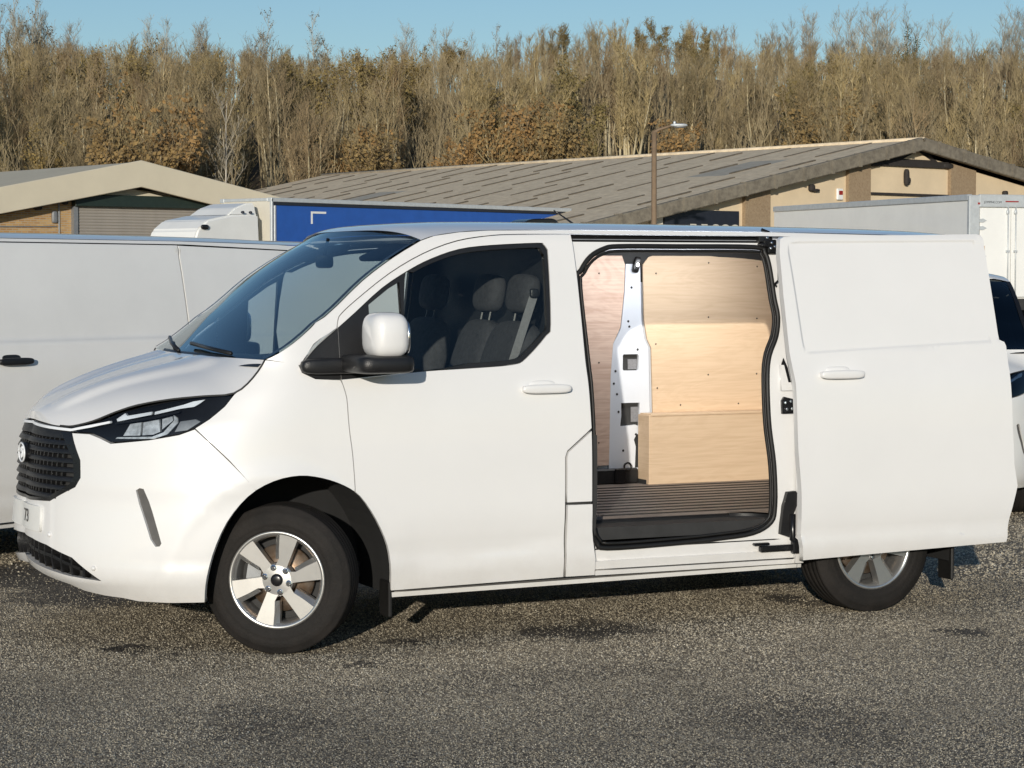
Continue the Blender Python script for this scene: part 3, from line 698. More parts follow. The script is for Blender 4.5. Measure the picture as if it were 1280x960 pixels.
    panel('door_jamb', A([(1.325, .31), (2.56, .31), (2.56, 1.848), (1.325, 1.848)]), P, root, holes=[A(inset(sl_, .004))], off=-.034, depth=.025, gap=0, step=.06)
    sm = MB(); pts = [surf(a, z, -.026) for a, z in A(sl_)]; pts.append(pts[0]); sm.tube(pts, .0125, 8, cap=False); sm.build('door_seal', 'rubber', root, smooth=True)
    sm = MB(); pts = [surf(a, z, -.030) for a, z in A(inset(sl_, .022))]; pts.append(pts[0]); sm.tube(pts, .008, 6, cap=False); sm.build('door_seal', 'rubber', root, smooth=True)
    tk = panel('door_track', A([(1.328, 1.846), (2.450, 1.846), (2.450, 1.881), (1.326, 1.882)]), 'satin', root, off=-.045, depth=0, gap=0, step=.1)
    panel('track_rail', A([(1.34, 1.857), (2.40, 1.857), (2.40, 1.862), (1.34, 1.862)]), 'grey', tk, off=-.03, depth=.012, gap=0, step=.2)
    for k, (u, z, du, dz) in enumerate(((2.375, 1.866, .030, .016), (2.405, 1.845, .036, .02), (2.418, 1.812, .03, .016), (2.37, 1.838, .02, .01))):
        c = surf(u, z, -.01); b = MB(); b.box(c.x - du, c.x + du, c.y - .012, c.y + .03, c.z - dz, c.z + dz); b.build('track_roller', 'satin', tk, bevel=.005)
    for u, z in ((2.39, 1.873), (2.41, 1.848), (2.425, 1.83), (2.40, 1.822)):
        c = surf(u, z, .006); b = MB(); b.sup(c, (.008, .006, .008), e=.9, nu=10, nv=6); b.build('roller_bolt', 'chrome', tk, smooth=True)
    c = surf(2.425, 1.665, -.015); b = MB(); b.tube([c + Vector((.012, 0, .06)), c + Vector((.006, -.01, .0)), c + Vector((-.012, 0, -.02)), c + Vector((0, 0, -.03))], .006, 6); b.build('door_hook', 'satin', root, smooth=True)
    # latch and hinge hardware on the rear jamb
    lt = panel('latch_recess', A([(2.415, 1.155), (2.462, 1.155), (2.450, 1.235), (2.432, 1.283), (2.418, 1.255)]), 'satin', root, off=-.026, depth=.006, gap=0, step=.1)
    panel('latch_cover', A([(2.40, 1.125), (2.47, 1.125), (2.474, 1.165), (2.44, 1.165), (2.425, 1.25), (2.405, 1.25)]), P, lt, off=-.018, depth=.012, gap=0, step=.1)
    sk = panel('striker_plate', A([(2.402, 1.012), (2.466, 1.012), (2.470, 1.082), (2.415, 1.095), (2.400, 1.075)]), 'satin', root, off=-.020, depth=.014, gap=0, step=.1)
    for du, z in ((.012, 1.066), (.042, 1.072), (.02, 1.034), (.048, 1.036)):
        c = surf(2.405 + du, z, -.016); b = MB(); b.sup(c, (.008, .005, .008), e=.9, nu=10, nv=6); b.build('striker_bolt', 'chrome', sk, smooth=True)
    ha = panel('lower_hinge_arm', A([(2.398, .42), (2.455, .40), (2.470, .46), (2.462, .52), (2.478, .56), (2.484, .615), (2.470, .632), (2.425, .628), (2.405, .56), (2.400, .47)]), 'plastic', root, off=-.008, depth=.03, gap=0, step=.06)
    b = MB(); c = surf(2.45, .40, .01); b.tube([c + Vector((0, 0, .12)), c, c + Vector((.05, -.02, -.05))], .016, 8); b.build('hinge_pivot', 'satin', ha, smooth=True)
    br = MB(); c = surf(2.37, .358, .01)
    br.box(c.x - .10, c.x + .12, c.y - .012, c.y + .02, c.z - .018, c.z + .012); br.box(c.x - .13, c.x - .04, c.y, c.y + .03, c.z + .014, c.z + .026); br.box(c.x + .07, c.x + .13, c.y - .035, c.y, c.z - .03, c.z + .03)
    br.build('hinge_bracket', 'satin', root, bevel=.006)
    # step edge under the opening
    panel('step_edge', A([(1.386, .300), (2.53, .300), (2.53, .338), (1.386, .338)]), P, root, off=-.012, depth=.04, gap=0, step=.1)
    panel('step_edge', A([(1.386, .272), (2.53, .272), (2.53, .294), (1.386, .294)]), P, root, off=-.002, depth=.04, gap=0, step=.1)
    # ---- load space
    sw_ = MB(); sw_.box(1.50, 2.66, .055, .29, .385, .402); sw_.box(1.50, 2.45, .275, .30, .40, .505); sw_.box(1.50, 1.57, .06, .29, .40, .50)
    o = sw_.build('step_well', 'plastic', root, bevel=.008)
    cv = MB(); pts = [(2.45 + .17 * math.sin(t), .285 - .20 * (1 - math.cos(t))) for t in [math.pi / 2 * i / 8 for i in range(9)]]
    cv.add([(x, y, .40) for x, y in pts] + [(x, y, .505) for x, y in pts], [(i, i + 1, i + 10, i + 9) for i in range(8)]); cv.build('step_riser', 'plastic', o, smooth=True)
    fl = MB(); V = []; F = []
    prof = [(.30, .505)]; y = .31
    prof += [(.31, .516), (1.87, .516)]
    V = [(1.49, a, b) for a, b in prof] + [(3.88, a, b) for a, b in prof]; n = len(prof); F = [(i, i + n, i + n + 1, i + 1) for i in range(n - 1)]
    fl.add(V, F); fo = fl.build('load_floor', 'floor', root)
    ft = MB(); ft.add([(2.45, .30, .512)] + [(x, y_, .512) for x, y_ in pts] + [(2.70, .085, .512), (3.88, .085, .512), (3.88, .30, .512)], [tuple(range(13))]); ft.build('floor_corner', 'floor', fo)
    fb = MB(); fb.box(1.49, 3.88, .10, 1.88, .43, .49); fb.build('floor_base', 'gap', fo)
    wl = MB(); wl.box(1.49, 3.9, 1.868, 1.875, .43, 1.86); wo = wl.build('inner_wall', 'inner', root)
    cr_ = MB(); cr_.box(1.50, 3.86, 1.785, 1.845, 1.822, 1.856); cr_.build('cant_rail', 'inner', root, bevel=.008)
    y = .335
    while y < 1.68:
        rb_ = MB(); rb_.box(1.50, 3.80, y, y + .030, .513, .5195); rb_.build('floor_rib', 'rubber', fo); y += .125
    # far wall: pressed white pillar between plywood sheets
    fy = flat_y(1.846)
    pilL = [(2.561, .52), (2.571, .615), (2.580, 1.124), (2.595, 1.303), (2.645, 1.393), (2.668, 1.60), (2.674, 1.752), (2.649, 1.815), (2.60, 1.852)]
    pilR = [(2.86, 1.852), (2.867, 1.822), (2.806, 1.802), (2.764, 1.753), (2.773, 1.437), (2.793, 1.324), (2.819, 1.278), (2.83, .892), (2.83, .52)]
    h1 = [(2.662, 1.152), (2.751, 1.152), (2.757, 1.160), (2.757, 1.236), (2.751, 1.244), (2.662, 1.244), (2.656, 1.236), (2.656, 1.160)]
    h2 = [(2.641, .840), (2.665, .838), (2.735, .845), (2.763, .835), (2.763, .969), (2.646, .969), (2.648, .90)]
    h3 = [(2.735, .60), (2.775, .60), (2.775, .79), (2.745, .79), (2.728, .76), (2.740, .72)]
    pp = panel('inner_pillar', pilL + pilR, 'inner', root, sf=fy, holes=[h1, h2, h3], off=.0, depth=.02, gap=0, step=.05)
    for h in (h1, h2, h3):
        panel('pillar_recess', h, 'gap', pp, sf=fy, off=-.019, depth=0, gap=-.004, step=.1)
    for q in ([(2.695, 1.158), (2.752, 1.158), (2.752, 1.215), (2.695, 1.215)], [(2.715, .86), (2.760, .86), (2.760, .945), (2.715, .945)]):
        panel('recess_plate', q, 'belt', pp, sf=fy, off=-.012, depth=.005, gap=0, step=.1)
    for x, z in ((2.697, 1.40), (2.69, 1.43), (2.63, .92), (2.62, 1.02), (2.75, 1.27), (2.61, 1.15), (2.71, 1.62), (2.66, .70), (2.74, .79), (2.60, 1.08)):
        b = MB(); b.sup((x, 1.845, z), (.007, .003, .007), e=1., nu=10, nv=6); b.build('pillar_hole', 'gap', pp, smooth=True)
    b = MB(); b.sup((2.735, 1.835, 1.748), (.020, .016, .046), e=.5, nu=20, nv=12, rot=Matrix.Rotation(math.radians(14), 3, 'Y')); lu = b.build('load_lamp', 'satin', root, smooth=True)
    ld = bpy.data.lights.new('load_fill_light', 'AREA'); ld.shape = 'RECTANGLE'; ld.size = 1.2; ld.size_y = .25; ld.energy = FILLW; ld.color = (.93, .96, 1.0); lo = bpy.data.objects.new('load_fill_light', ld); COL.objects.link(lo); lo.parent = lu; lo.location = (2.75, 1.38, 1.84); lo.rotation_euler = (math.radians(40), 0, 0)  # added fill light tilted at the far wall, apart from the pillar lamp
    b = MB(); b.sup((2.735, 1.816, 1.748), (.009, .005, .011), e=1., nu=14, nv=8); b.build('lamp_lens', 'led_lamp', lu, smooth=True)
    panel('plywood_sheet', [(1.495, .61)] + pilL[1:4] + [(2.641, 1.395), (2.664, 1.60), (2.669, 1.750), (2.645, 1.812), (2.59, 1.832), (1.495, 1.832)], 'plyp', root, sf=flat_y(1.835), depth=.012, gap=.006, step=.2)
    panel('plywood_sheet', [(2.84, .515), (2.84, .892), (2.828, 1.278), (2.802, 1.328), (2.782, 1.437), (2.773, 1.75), (2.810, 1.795), (2.867, 1.812), (3.86, 1.812), (3.86, .515)], 'ply', root, sf=flat_y(1.835), depth=.012, gap=.004, step=.2)
    for x, z in ((2.86, 1.70), (2.86, 1.30), (2.87, 1.05), (3.20, 1.76), (3.20, 1.12), (3.20, 1.45), (3.52, 1.74), (3.52, 1.12), (3.52, 1.44), (3.02, .95), (3.4, .95), (2.50, 1.70), (2.50, 1.2), (2.50, .75)):
        b = MB(); b.sup((x, 1.8335, z), (.005, .002, .005), e=1., nu=8, nv=6); b.build('screw_head', 'darkscrew', root, smooth=True)
    wb = MB(); wb.box(2.760, 3.86, 1.700, 1.712, .516, .900); wo = wb.build('wheel_arch_box', 'ply', root, bevel=.002)
    b = MB(); b.box(2.748, 2.760, 1.700, 1.834, .516, .905); b.build('box_end', 'ply', wo, bevel=.002)
    b = MB(); b.box(2.760, 3.86, 1.697, 1.834, .900, .912); b.build('box_lid', 'ply', wo, bevel=.002)
    b = MB(); b.box(2.40, 2.735, 1.80, 1.845, .515, .602); bt = b.build('floor_trim', 'plastic', root, bevel=.008)
    b = MB(); b.box(2.58, 2.65, 1.785, 1.80, .52, .605); b.build('trim_block', 'satin', bt, bevel=.006)
    b = MB(); b.tube([(2.665 + .022 * math.cos(t), 1.80, .612 + .022 * math.sin(t)) for t in [2 * math.pi * i / 16 for i in range(17)]], .006, 6, cap=False); b.build('lashing_eye', 'satin', bt, smooth=True)
    rw_ = MB(); rw_.box(3.84, 3.86, .12, 1.83, .516, 1.84); rw_.build('rear_lining', 'ply', root)
    # ---- sliding door
    tilt = 0.0
    def sds(a, z, off=0.):
        return Vector((XC + a, 1 - interp(z, W_TAB) - .10 - off + .009 * press_depth(a, z, PRESS) - .007 * sstep((.405 + .02 * (a - 2.5) - .05 * sstep((a - 3.25) / .25) - z) / .012), z))
    ex = [dense(inset(PRESS[:1] + [(3.55, 1.864), (3.575, 1.362)] + PRESS[3:], d), .04) for d in (-.009, -.003, .003, .009)]
    zcr = lambda a: .405 + .02 * (a - 2.5) - .05 * sstep((a - 3.25) / .25)
    aa = [2.50 + i * (3.64 - 2.50) / 30 for i in range(31)]
    ex.append([(a, zcr(a) + .001) for a in aa] + [(a, zcr(a) - .013) for a in aa[::-1]])
    sdo = panel('sliding_door', A(SDOOR), P, root, sf=sds, step=.035, depth=.035, gap=0, extra=ex)
    tag(sdo, 'white sliding door slid open over the rear quarter')
    inn = lambda a, z, off=0.: sds(a, z, off)
    panel('door_inner_panel', A(inset(SDOOR, .004)), 'inner', sdo, sf=inn, off=-.036, depth=0, gap=0, step=.08)
    c = sds(2.665, 1.208); handle(sdo, (c.x, c.y, c.z), P)

# ------------------------------------------------------------------ setting: ground and wooded hill
def cw(X, Z, z=0.):                                     # metres right of / ahead of the camera station
    p = CAM + RT * X + DH * Z; return Vector((p.x, p.y, z))
def at(px, py, Z):                                       # position seen in direction (px, py) at distance Z
    return cw((px - 640) / FPX * Z, Z, CAM.z - (py - 344) / FPX * Z)
def asphalt():
    m = bpy.data.materials.new('worn_asphalt'); m.use_nodes = True; nt = m.node_tree; L = nt.links.new; p = nt.nodes['Principled BSDF']
    tc = N(nt, 'TexCoord'); co = tc.outputs['Object']
    v1 = N(nt, 'TexVoronoi'); v1.inputs['Scale'].default_value = 105; L(co, v1.inputs['Vector'])
    v2 = N(nt, 'TexVoronoi'); v2.inputs['Scale'].default_value = 46; L(co, v2.inputs['Vector'])
    bw = N(nt, 'SeparateColor'); L(v1.outputs['Color'], bw.inputs[0])
    r = N(nt, 'ValToRGB'); e = r.color_ramp.elements; e[0].position = 0.; e[0].color = (.10, .087, .068, 1); e[1].position = 1.; e[1].color = (.70, .62, .48, 1)
    a = e.new(.42); a.color = (.36, .30, .22, 1); b = e.new(.74); b.color = (.50, .42, .31, 1); c = e.new(.93); c.color = (.62, .54, .42, 1)
    L(bw.outputs[0], r.inputs[0])
    # dark bitumen between the stones
    gp = N(nt, 'MapRange'); gp.inputs[1].default_value = .25; gp.inputs[2].default_value = .62; gp.inputs[3].default_value = 1.; gp.inputs[4].default_value = .42; L(v1.outputs['Distance'], gp.inputs[0])
    m1 = N(nt, 'Mix'); m1.data_type = 'RGBA'; m1.blend_type = 'MULTIPLY'; m1.inputs[0].default_value = 1; L(r.outputs[0], m1.inputs[6]); L(gp.outputs[0], m1.inputs[7])
    # broad wear and damp tone
    n1 = N(nt, 'TexNoise'); n1.inputs['Scale'].default_value = .55; n1.inputs['Detail'].default_value = 7; n1.inputs['Roughness'].default_value = .6; L(co, n1.inputs['Vector'])
    r2 = N(nt, 'ValToRGB'); q = r2.color_ramp.elements; q[0].position = .32; q[0].color = (.62, .60, .58, 1); q[1].position = .66; q[1].color = (1.18, 1.14, 1.08, 1); L(n1.outputs[0], r2.inputs[0])
    m2 = N(nt, 'Mix'); m2.data_type = 'RGBA'; m2.blend_type = 'MULTIPLY'; m2.inputs[0].default_value = 1; L(m1.outputs[2], m2.inputs[6]); L(r2.outputs[0], m2.inputs[7])
    # oil and damp stains, and wide darker patches at left: warped ellipses on the ground
    nw = N(nt, 'TexNoise'); nw.inputs['Scale'].default_value = 3.2; nw.inputs['Detail'].default_value = 6; nw.inputs['Roughness'].default_value = .7; L(co, nw.inputs['Vector'])
    ws = N(nt, 'VectorMath', operation='MULTIPLY_ADD'); ws.inputs[1].default_value = (.5, .5, 0); L(nw.outputs['Color'], ws.inputs[0]); L(co, ws.inputs[2])
    acc = None
    for px, py, rx, ry, k in STAINS_AND_PATCHES:
        g = onground(px, py)
        mp = N(nt, 'Mapping'); mp.vector_type = 'POINT'; mp.inputs['Location'].default_value = (-(g.x + .25) / rx, -(g.y + .25) / ry, 0); mp.inputs['Scale'].default_value = (1 / rx, 1 / ry, 0)
        L(ws.outputs[0], mp.inputs[0]); ln = N(nt, 'VectorMath', operation='LENGTH'); L(mp.outputs[0], ln.inputs[0])
        mr = N(nt, 'MapRange'); mr.interpolation_type = 'SMOOTHSTEP'; mr.inputs[1].default_value = .45; mr.inputs[2].default_value = 1.1; mr.inputs[3].default_value = k; mr.inputs[4].default_value = 0.; L(ln.outputs['Value'], mr.inputs[0])
        if acc is None: acc = mr.outputs[0]
        else:
            ad = N(nt, 'Math', operation='MAXIMUM'); L(acc, ad.inputs[0]); L(mr.outputs[0], ad.inputs[1]); acc = ad.outputs[0]
    m3 = N(nt, 'Mix'); m3.data_type = 'RGBA'; L(acc, m3.inputs[0]); L(m2.outputs[2], m3.inputs[6]); m3.inputs[7].default_value = (.022, .020, .019, 1)
    L(m3.outputs[2], p.inputs['Base Color']); p.inputs['Roughness'].default_value = .82; p.inputs['Specular IOR Level'].default_value = .3
    hs = N(nt, 'Math', operation='MULTIPLY_ADD'); hs.inputs[1].default_value = -1.0; hs.inputs[2].default_value = 1.; L(v1.outputs['Distance'], hs.inputs[0])
    h2 = N(nt, 'Math', operation='MULTIPLY'); L(hs.outputs[0], h2.inputs[0]); L(bw.outputs[1], h2.inputs[1])
    n3 = N(nt, 'TexNoise'); n3.inputs['Scale'].default_value = 9; n3.inputs['Detail'].default_value = 5; L(co, n3.inputs['Vector'])
    h3 = N(nt, 'Math', operation='MULTIPLY_ADD'); h3.inputs[1].default_value = 1.6; L(n3.outputs[0], h3.inputs[0]); L(h2.outputs[0], h3.inputs[2])
    bp = N(nt, 'Bump'); bp.inputs['Strength'].default_value = .55; bp.inputs['Distance'].default_value = .008; L(h3.outputs[0], bp.inputs['Height']); L(bp.outputs[0], p.inputs['Normal'])
    return m
def onground(px, py):
    d = DV + RT * ((px - 640) / FPX) - UV * ((py - 480) / FPX); k = -CAM.z / d.z; return CAM + d * k
STAINS_AND_PATCHES = [(725, 790, .34, .30, .62), (165, 811, .10, .16, .8), (520, 803, .14, .12, .8), (468, 832, .10, .10, .7), (1210, 790, .16, .16, .75), (985, 748, .16, .2, .7), (330, 900, .3, .4, .25), (150, 742, .60, .50, .62), (50, 722, .6, .6, .70), (640, 850, .9, .25, .2), (300, 770, .25, .3, .35), (1000, 900, .4, .5, .22)]  # the wide ellipses at left only darken the ground
gm = MB(); gm.add([(-900, -900, 0), (900, -900, 0), (900, 900, 0), (-900, 900, 0)], [(0, 1, 2, 3)])
M['asphalt'] = asphalt()
g = gm.build('ground', 'asphalt', kind='structure')
import numpy as np
def chippings():
    rg = np.random.default_rng(5); P = []; R = []
    for z0, z1, dens, r in ((6.6, 9.5, 9500, .0036), (9.5, 12.5, 6000, .0043), (12.5, 17., 2000, .0072), (17., 26., 420, .014)):
        half = z1 * .262 + .4; n = int(dens * (z1 - z0) * 2 * half); X = rg.uniform(-half, half, n); Z = rg.uniform(z0, z1, n)
        P.append(np.stack([CAM.x + RT.x * X + DH.x * Z, CAM.y + RT.y * X + DH.y * Z], 1)); R.append(r * rg.uniform(.55, 1.45, n))
    P = np.concatenate(P); R = np.concatenate(R); n = len(P); a = rg.uniform(0, 6.28, n)
    V = np.zeros((n, 5, 3)); 
    for k in range(4):
        rr = R * rg.uniform(.75, 1.35, n); V[:, k, 0] = P[:, 0] + rr * np.cos(a + k * math.pi / 2); V[:, k, 1] = P[:, 1] + rr * np.sin(a + k * math.pi / 2); V[:, k, 2] = -.001
    V[:, 4, 0] = P[:, 0] + R * rg.uniform(-.5, .5, n); V[:, 4, 1] = P[:, 1] + R * rg.uniform(-.5, .5, n); V[:, 4, 2] = R * rg.uniform(.45, 1.15, n)
    T = np.array([[0, 1, 4], [1, 2, 4], [2, 3, 4], [3, 0, 4]]); F = (np.arange(n)[:, None, None] * 5 + T[None]).reshape(-1)
    me = bpy.data.meshes.new('asphalt_chippings'); me.vertices.add(n * 5); me.vertices.foreach_set('co', V.reshape(-1)); me.loops.add(len(F)); me.loops.foreach_set('vertex_index', F.astype(np.int32))
    me.polygons.add(n * 4); me.polygons.foreach_set('loop_start', np.arange(0, n * 12, 3, dtype=np.int32)); me.update(calc_edges=True); me.validate()
    m = bpy.data.materials.new('stone_chips'); m.use_nodes = True; nt = m.node_tree; p = nt.nodes['Principled BSDF']; g_ = N(nt, 'NewGeometry'); r = N(nt, 'ValToRGB'); e = r.color_ramp.elements
    e[0].color = (.24, .200, .138, 1); e[1].color = (.82, .76, .64, 1)
    for q, c in ((.25, (.41, .35, .25)), (.6, (.54, .465, .335)), (.88, (.65, .57, .42)), (.98, (.78, .70, .54))): k = e.new(q); k.color = (*c, 1)
    nt.links.new(g_.outputs['Random Per Island'], r.inputs[0])
    n1 = N(nt, 'TexNoise'); n1.inputs['Scale'].default_value = .7; n1.inputs['Detail'].default_value = 6; tc = N(nt, 'TexCoord'); nt.links.new(tc.outputs['Object'], n1.inputs['Vector'])
    mr = N(nt, 'MapRange'); mr.inputs[1].default_value = .32; mr.inputs[2].default_value = .68; mr.inputs[3].default_value = .72; mr.inputs[4].default_value = 1.2; nt.links.new(n1.outputs[0], mr.inputs[0])
    mx = N(nt, 'Mix'); mx.data_type = 'RGBA'; mx.blend_type = 'MULTIPLY'; mx.inputs[0].default_value = 1; nt.links.new(r.outputs[0], mx.inputs[6]); nt.links.new(mr.outputs[0], mx.inputs[7]); nt.links.new(mx.outputs[2], p.inputs['Base Color']); p.inputs['Roughness'].default_value = .85
    me.materials.append(m); me.materials.append(mat('dark_chips', (.085, .075, .062), .6, vary=.5, scale=60))  # second material: chips inside the stains and the darker patches
    w1 = .09 * np.sin(P[:, 0] * 9.1 + 2 * np.sin(P[:, 1] * 6.3)) + .05 * np.sin(P[:, 1] * 23 + P[:, 0] * 17); w2 = .09 * np.sin(P[:, 1] * 8.3 + 2 * np.sin(P[:, 0] * 7.7)) + .05 * np.sin(P[:, 0] * 21 - P[:, 1] * 15); ix = np.zeros(n, dtype=bool)
    for px, py, rx, ry, k in STAINS_AND_PATCHES:
        c = onground(px, py); dd = ((P[:, 0] - c.x + w1) / rx) ** 2 + ((P[:, 1] - c.y + w2) / ry) ** 2; ix |= rg.random(n) < np.clip((1.15 - dd) * 1.6, 0, 1) * min(1., k * 1.15)
    me.polygons.foreach_set('material_index', np.repeat(ix.astype(np.int32), 4))
    o = bpy.data.objects.new('asphalt_chippings', me); COL.objects.link(o); o['kind'] = 'stuff'; o['label'] = 'loose and bedded stone chippings of the worn car park surface'; o['category'] = 'chippings'
chippings()
def hill_z(X, Z):
    t = sstep((Z - 96) / 80.); return 15.0 * t * (1 + .10 * math.sin(X * .06 + 1) + .05 * math.sin(X * .17)) - 1.0 * sstep((110 - Z) / 20) + 1.5 * sstep((Z - 176) / 30)
hv = []; hf = []; nx, nz = 60, 26
for j in range(nz):
    for i in range(nx):
        X = -150 + 300 * i / (nx - 1); Z = 90 + 6.2 * j; hv.append(cw(X, Z, hill_z(X, Z) - .02))
for j in range(nz - 1):
    for i in range(nx - 1): hf.append((j * nx + i, j * nx + i + 1, (j + 1) * nx + i + 1, (j + 1) * nx + i))
M['litter'] = mat('leaf_litter', (.10, .070, .038), .95, col2=(.055, .042, .022), scale=1.2, bump=.6, bscale=6)
hm = MB(); hm.add(hv, hf); hm.build('hillside', 'litter', smooth=True, kind='structure')

# ------------------------------------------------------------------ vehicles
van = empty('panel_van', (0, 0, 0), 0, 'white panel van in the foreground, side door slid open on a plywood lined load space', 'van')
build_van(van, True, steer=math.radians(33))

def stretch(p): return Vector((p.x - 1.30 * min(1., max(0., (2.50 - p.x) / .85)) + 1.0 * min(1., max(0., (p.x - 3.62) / .10)), p.y, p.z))
g64 = math.radians(52); lz = g64 - TH
o2 = cw(-2.9, 12.7); ax = Vector((math.cos(lz), math.sin(lz), 0)); org = o2 - ax * 1.06
van2 = empty('panel_van', org, lz, 'closed white panel van at the left edge with a black door handle', 'van')
XF = stretch
van2.scale = (1.0,) * 3
build_van(van2, False, paint='paint2', handle_mat='plastic', detail=False, hx=1.17)
XF = None
# small van at the right edge
g3 = math.radians(84); rz3 = g3 - TH; sc = .885
van3 = empty('small_van', (0, 0, 0), rz3, 'small white van facing us at the right edge, mostly hidden by the slid open door', 'van', scale=sc)
build_van(van3, False, paint='paint2', handle_mat='plastic', detail=False)
tgt = cw((1271 - 640) / FPX * 15.5, 15.5)
loc = Vector((-.45, .24, 0)) * sc; cr, sr = math.cos(rz3), math.sin(rz3)
van3.location = (tgt.x - (loc.x * cr - loc.y * sr), tgt.y - (loc.x * sr + loc.y * cr), 0)

# ------------------------------------------------------------------ lorries
M['blue'] = mat('blue_curtain', (.02, .105, .43), .42, vary=.12, scale=2.5, bump=.15, bscale=1.2)
M['navy'] = mat('dark_trim', (.02, .024, .035), .5, vary=.2)
M['alum'] = mat('aluminium', (.60, .63, .64), .45, metal=.25, vary=.12, scale=8)
M['grp'] = mat('white_grp', (.84, .84, .81), .4, coat=.3, vary=.05, scale=1.2, spec=.15)
M['cream'] = mat('cream_panel', (.66, .62, .52), .5, vary=.06, scale=1.5)
def lorry_wheels(t, xs, y0=.02, y1=1.98):
    for x in xs:
        for y in (y0 + .15, y1 - .15):
            mb = MB(); mb.lathe([(.0, -.10), (.28, -.10), (.30, -.14), (.44, -.15), (.49, -.11), (.49, .11), (.44, .15), (0, .15)], 28)
            o = mb.build('wheel', 'tyre', t, smooth=True); o.location = (x, y, .49)
a50 = math.radians(50); rb_ = a50 - TH
t = empty('blue_lorry', cw((341 - 640) / FPX * 64, 64), rb_, 'blue curtain sided lorry with a white cab, parked beyond the vans', 'lorry')
H = 3.90; Lb = 13.6; W = 2.05
mb = MB(); mb.box(0, Lb, 0, W, 1.05, H - .20); body = mb.build('curtain', 'blue', t, bevel=.02)
mb = MB(); mb.box(-.06, 0.03, -.03, W + .03, 1.0, H - .03); mb.build('bulkhead', 'cream', t, bevel=.02)
mb = MB(); mb.box(-.075, .0, -.05, .03, 1.0, H - .02); mb.build('corner_post', 'alum', t, bevel=.01)
mb = MB(); mb.box(.05, .13, -.035, 0., 1.0, H - .22); mb.build('curtain_pole', 'alum', t, bevel=.01)
for y0, y1 in ((-.05, .12), (W - .12, W + .05)):
    mb = MB(); mb.box(-.08, Lb + .05, y0, y1, H - .12, H); mb.build('roof_rail', 'alum', t, bevel=.01)
mb = MB(); mb.box(-.08, .1, .12, W - .12, H - .1, H - .01); mb.build('front_rail', 'alum', t, bevel=.01)
mb = MB(); mb.box(.0, Lb, -.03, W, H - .21, H - .13); mb.build('curtain_track', 'navy', t)
mb = MB(); mb.box(0, Lb, .1, W - .1, H - .12, H - .04); mb.build('roof', 'grp', t)
mb = MB(); mb.box(Lb, Lb + .06, 0, W, .95, H); mb.build('rear_frame', 'alum', t)
mb = MB(); mb.box(0, Lb, .3, W - .3, .75, 1.04); mb.build('chassis', 'gap', t)
for x, s in ((1.55, 1), (12.75, -1)):
    mb = MB(); mb.box(min(x, x + s * .62), max(x, x + s * .62), -.008, 0, H - .42, H - .36); mb.box(min(x, x + s * .07), max(x, x + s * .07), -.008, 0, H - .72, H - .42); mb.build('corner_mark', 'grp', t)
cabm = MB()
sec = [(-3.05, 1.0), (-3.1, 1.7), (-3.02, 2.4), (-2.78, 2.95), (-2.4, 3.22), (-1.5, 3.38), (-.42, 3.42), (-.38, 1.0)]
cabm.prism(sec, lambda x, z: (x, .02 + .10 * max(0, (z - 2.6)), z), lambda x, z: (x, W - .02 - .10 * max(0, (z - 2.6)), z))
cab = cabm.build('cab', 'grp', t, bevel=.06, seg=3, smooth=False)
mb = MB(); mb.prism([(-1.55, 3.36), (-1.2, 3.58), (-.75, 3.72), (-.42, 3.74), (-.38, 3.38)], lambda x, z: (x, .22 + .2 * (z - 3.36), z), lambda x, z: (x, W - .22 - .2 * (z - 3.36), z)); mb.build('wind_deflector', 'grp', cab, bevel=.04, seg=2)
mb = MB(); mb.prism([(-3.12, 1.6), (-3.12, 1.8), (-3.04, 2.4), (-3.00, 2.55), (-2.96, 2.5), (-3.05, 1.6)], lambda x, z: (x, .2, z), lambda x, z: (x, W - .2, z)); mb.build('windscreen', 'satin', cab)
mb = MB(); mb.box(-2.05, -1.1, -.005, .05, 1.9, 2.6); mb.build('side_window', 'satin', cab)
mb = MB(); mb.prism([(-1.75, 3.31), (-1.25, 3.41), (-1.25, 3.42), (-1.75, 3.33)], lambda x, z: (x, .35, z), lambda x, z: (x, W - .35, z)); mb.build('roof_hatch', 'navy', cab)
for x, z in ((-1.05, 3.46), (-.75, 3.46)):
    mb = MB(); mb.sup((x, .10, z), (.05, .05, .04), e=.8, nu=10, nv=6); mb.build('marker_lamp', 'navy', cab, smooth=True)
mb = MB(); mb.sup((-2.55, .02, 3.02), (.14, .05, .07), e=.7, nu=12, nv=8); mb.build('marker_lamp', 'satin', cab, smooth=True)
lorry_wheels(t, (-1.7, 8.6, 10.0, 11.4))

rw15 = math.radians(20) - TH
t = empty('box_lorry', cw((1211 - 640) / FPX * 60, 60), rw15, 'white box lorry with grey framed rear doors standing before the cream warehouse', 'lorry')
H = 3.85; Lb = 11.6; W = 2.5
mb = MB(); mb.box(.0, W, .02, Lb, 1.05, H - .16); mb.build('box_body', 'grp', t, bevel=.02)
for xa, xb in ((-.04, .10), (W - .1, W + .04)):
    mb = MB(); mb.box(xa, xb, .04, Lb, H - .17, H); mb.build('roof_rail', 'alum', t, bevel=.02)
mb = MB(); mb.box(.1, W - .1, .05, Lb, H - .15, H - .05); mb.build('roof', 'grp', t)
for xa, xb in ((-.06, .26), (W - .26, W + .06)):
    mb = MB(); mb.box(xa, xb, -.08, .03, .95, H - .02); mb.build('corner_post', 'alum', t, bevel=.02)
mb = MB(); mb.box(.26, W - .26, -.07, .03, H - .34, H - .0); mb.build('header_beam', 'alum', t, bevel=.015)
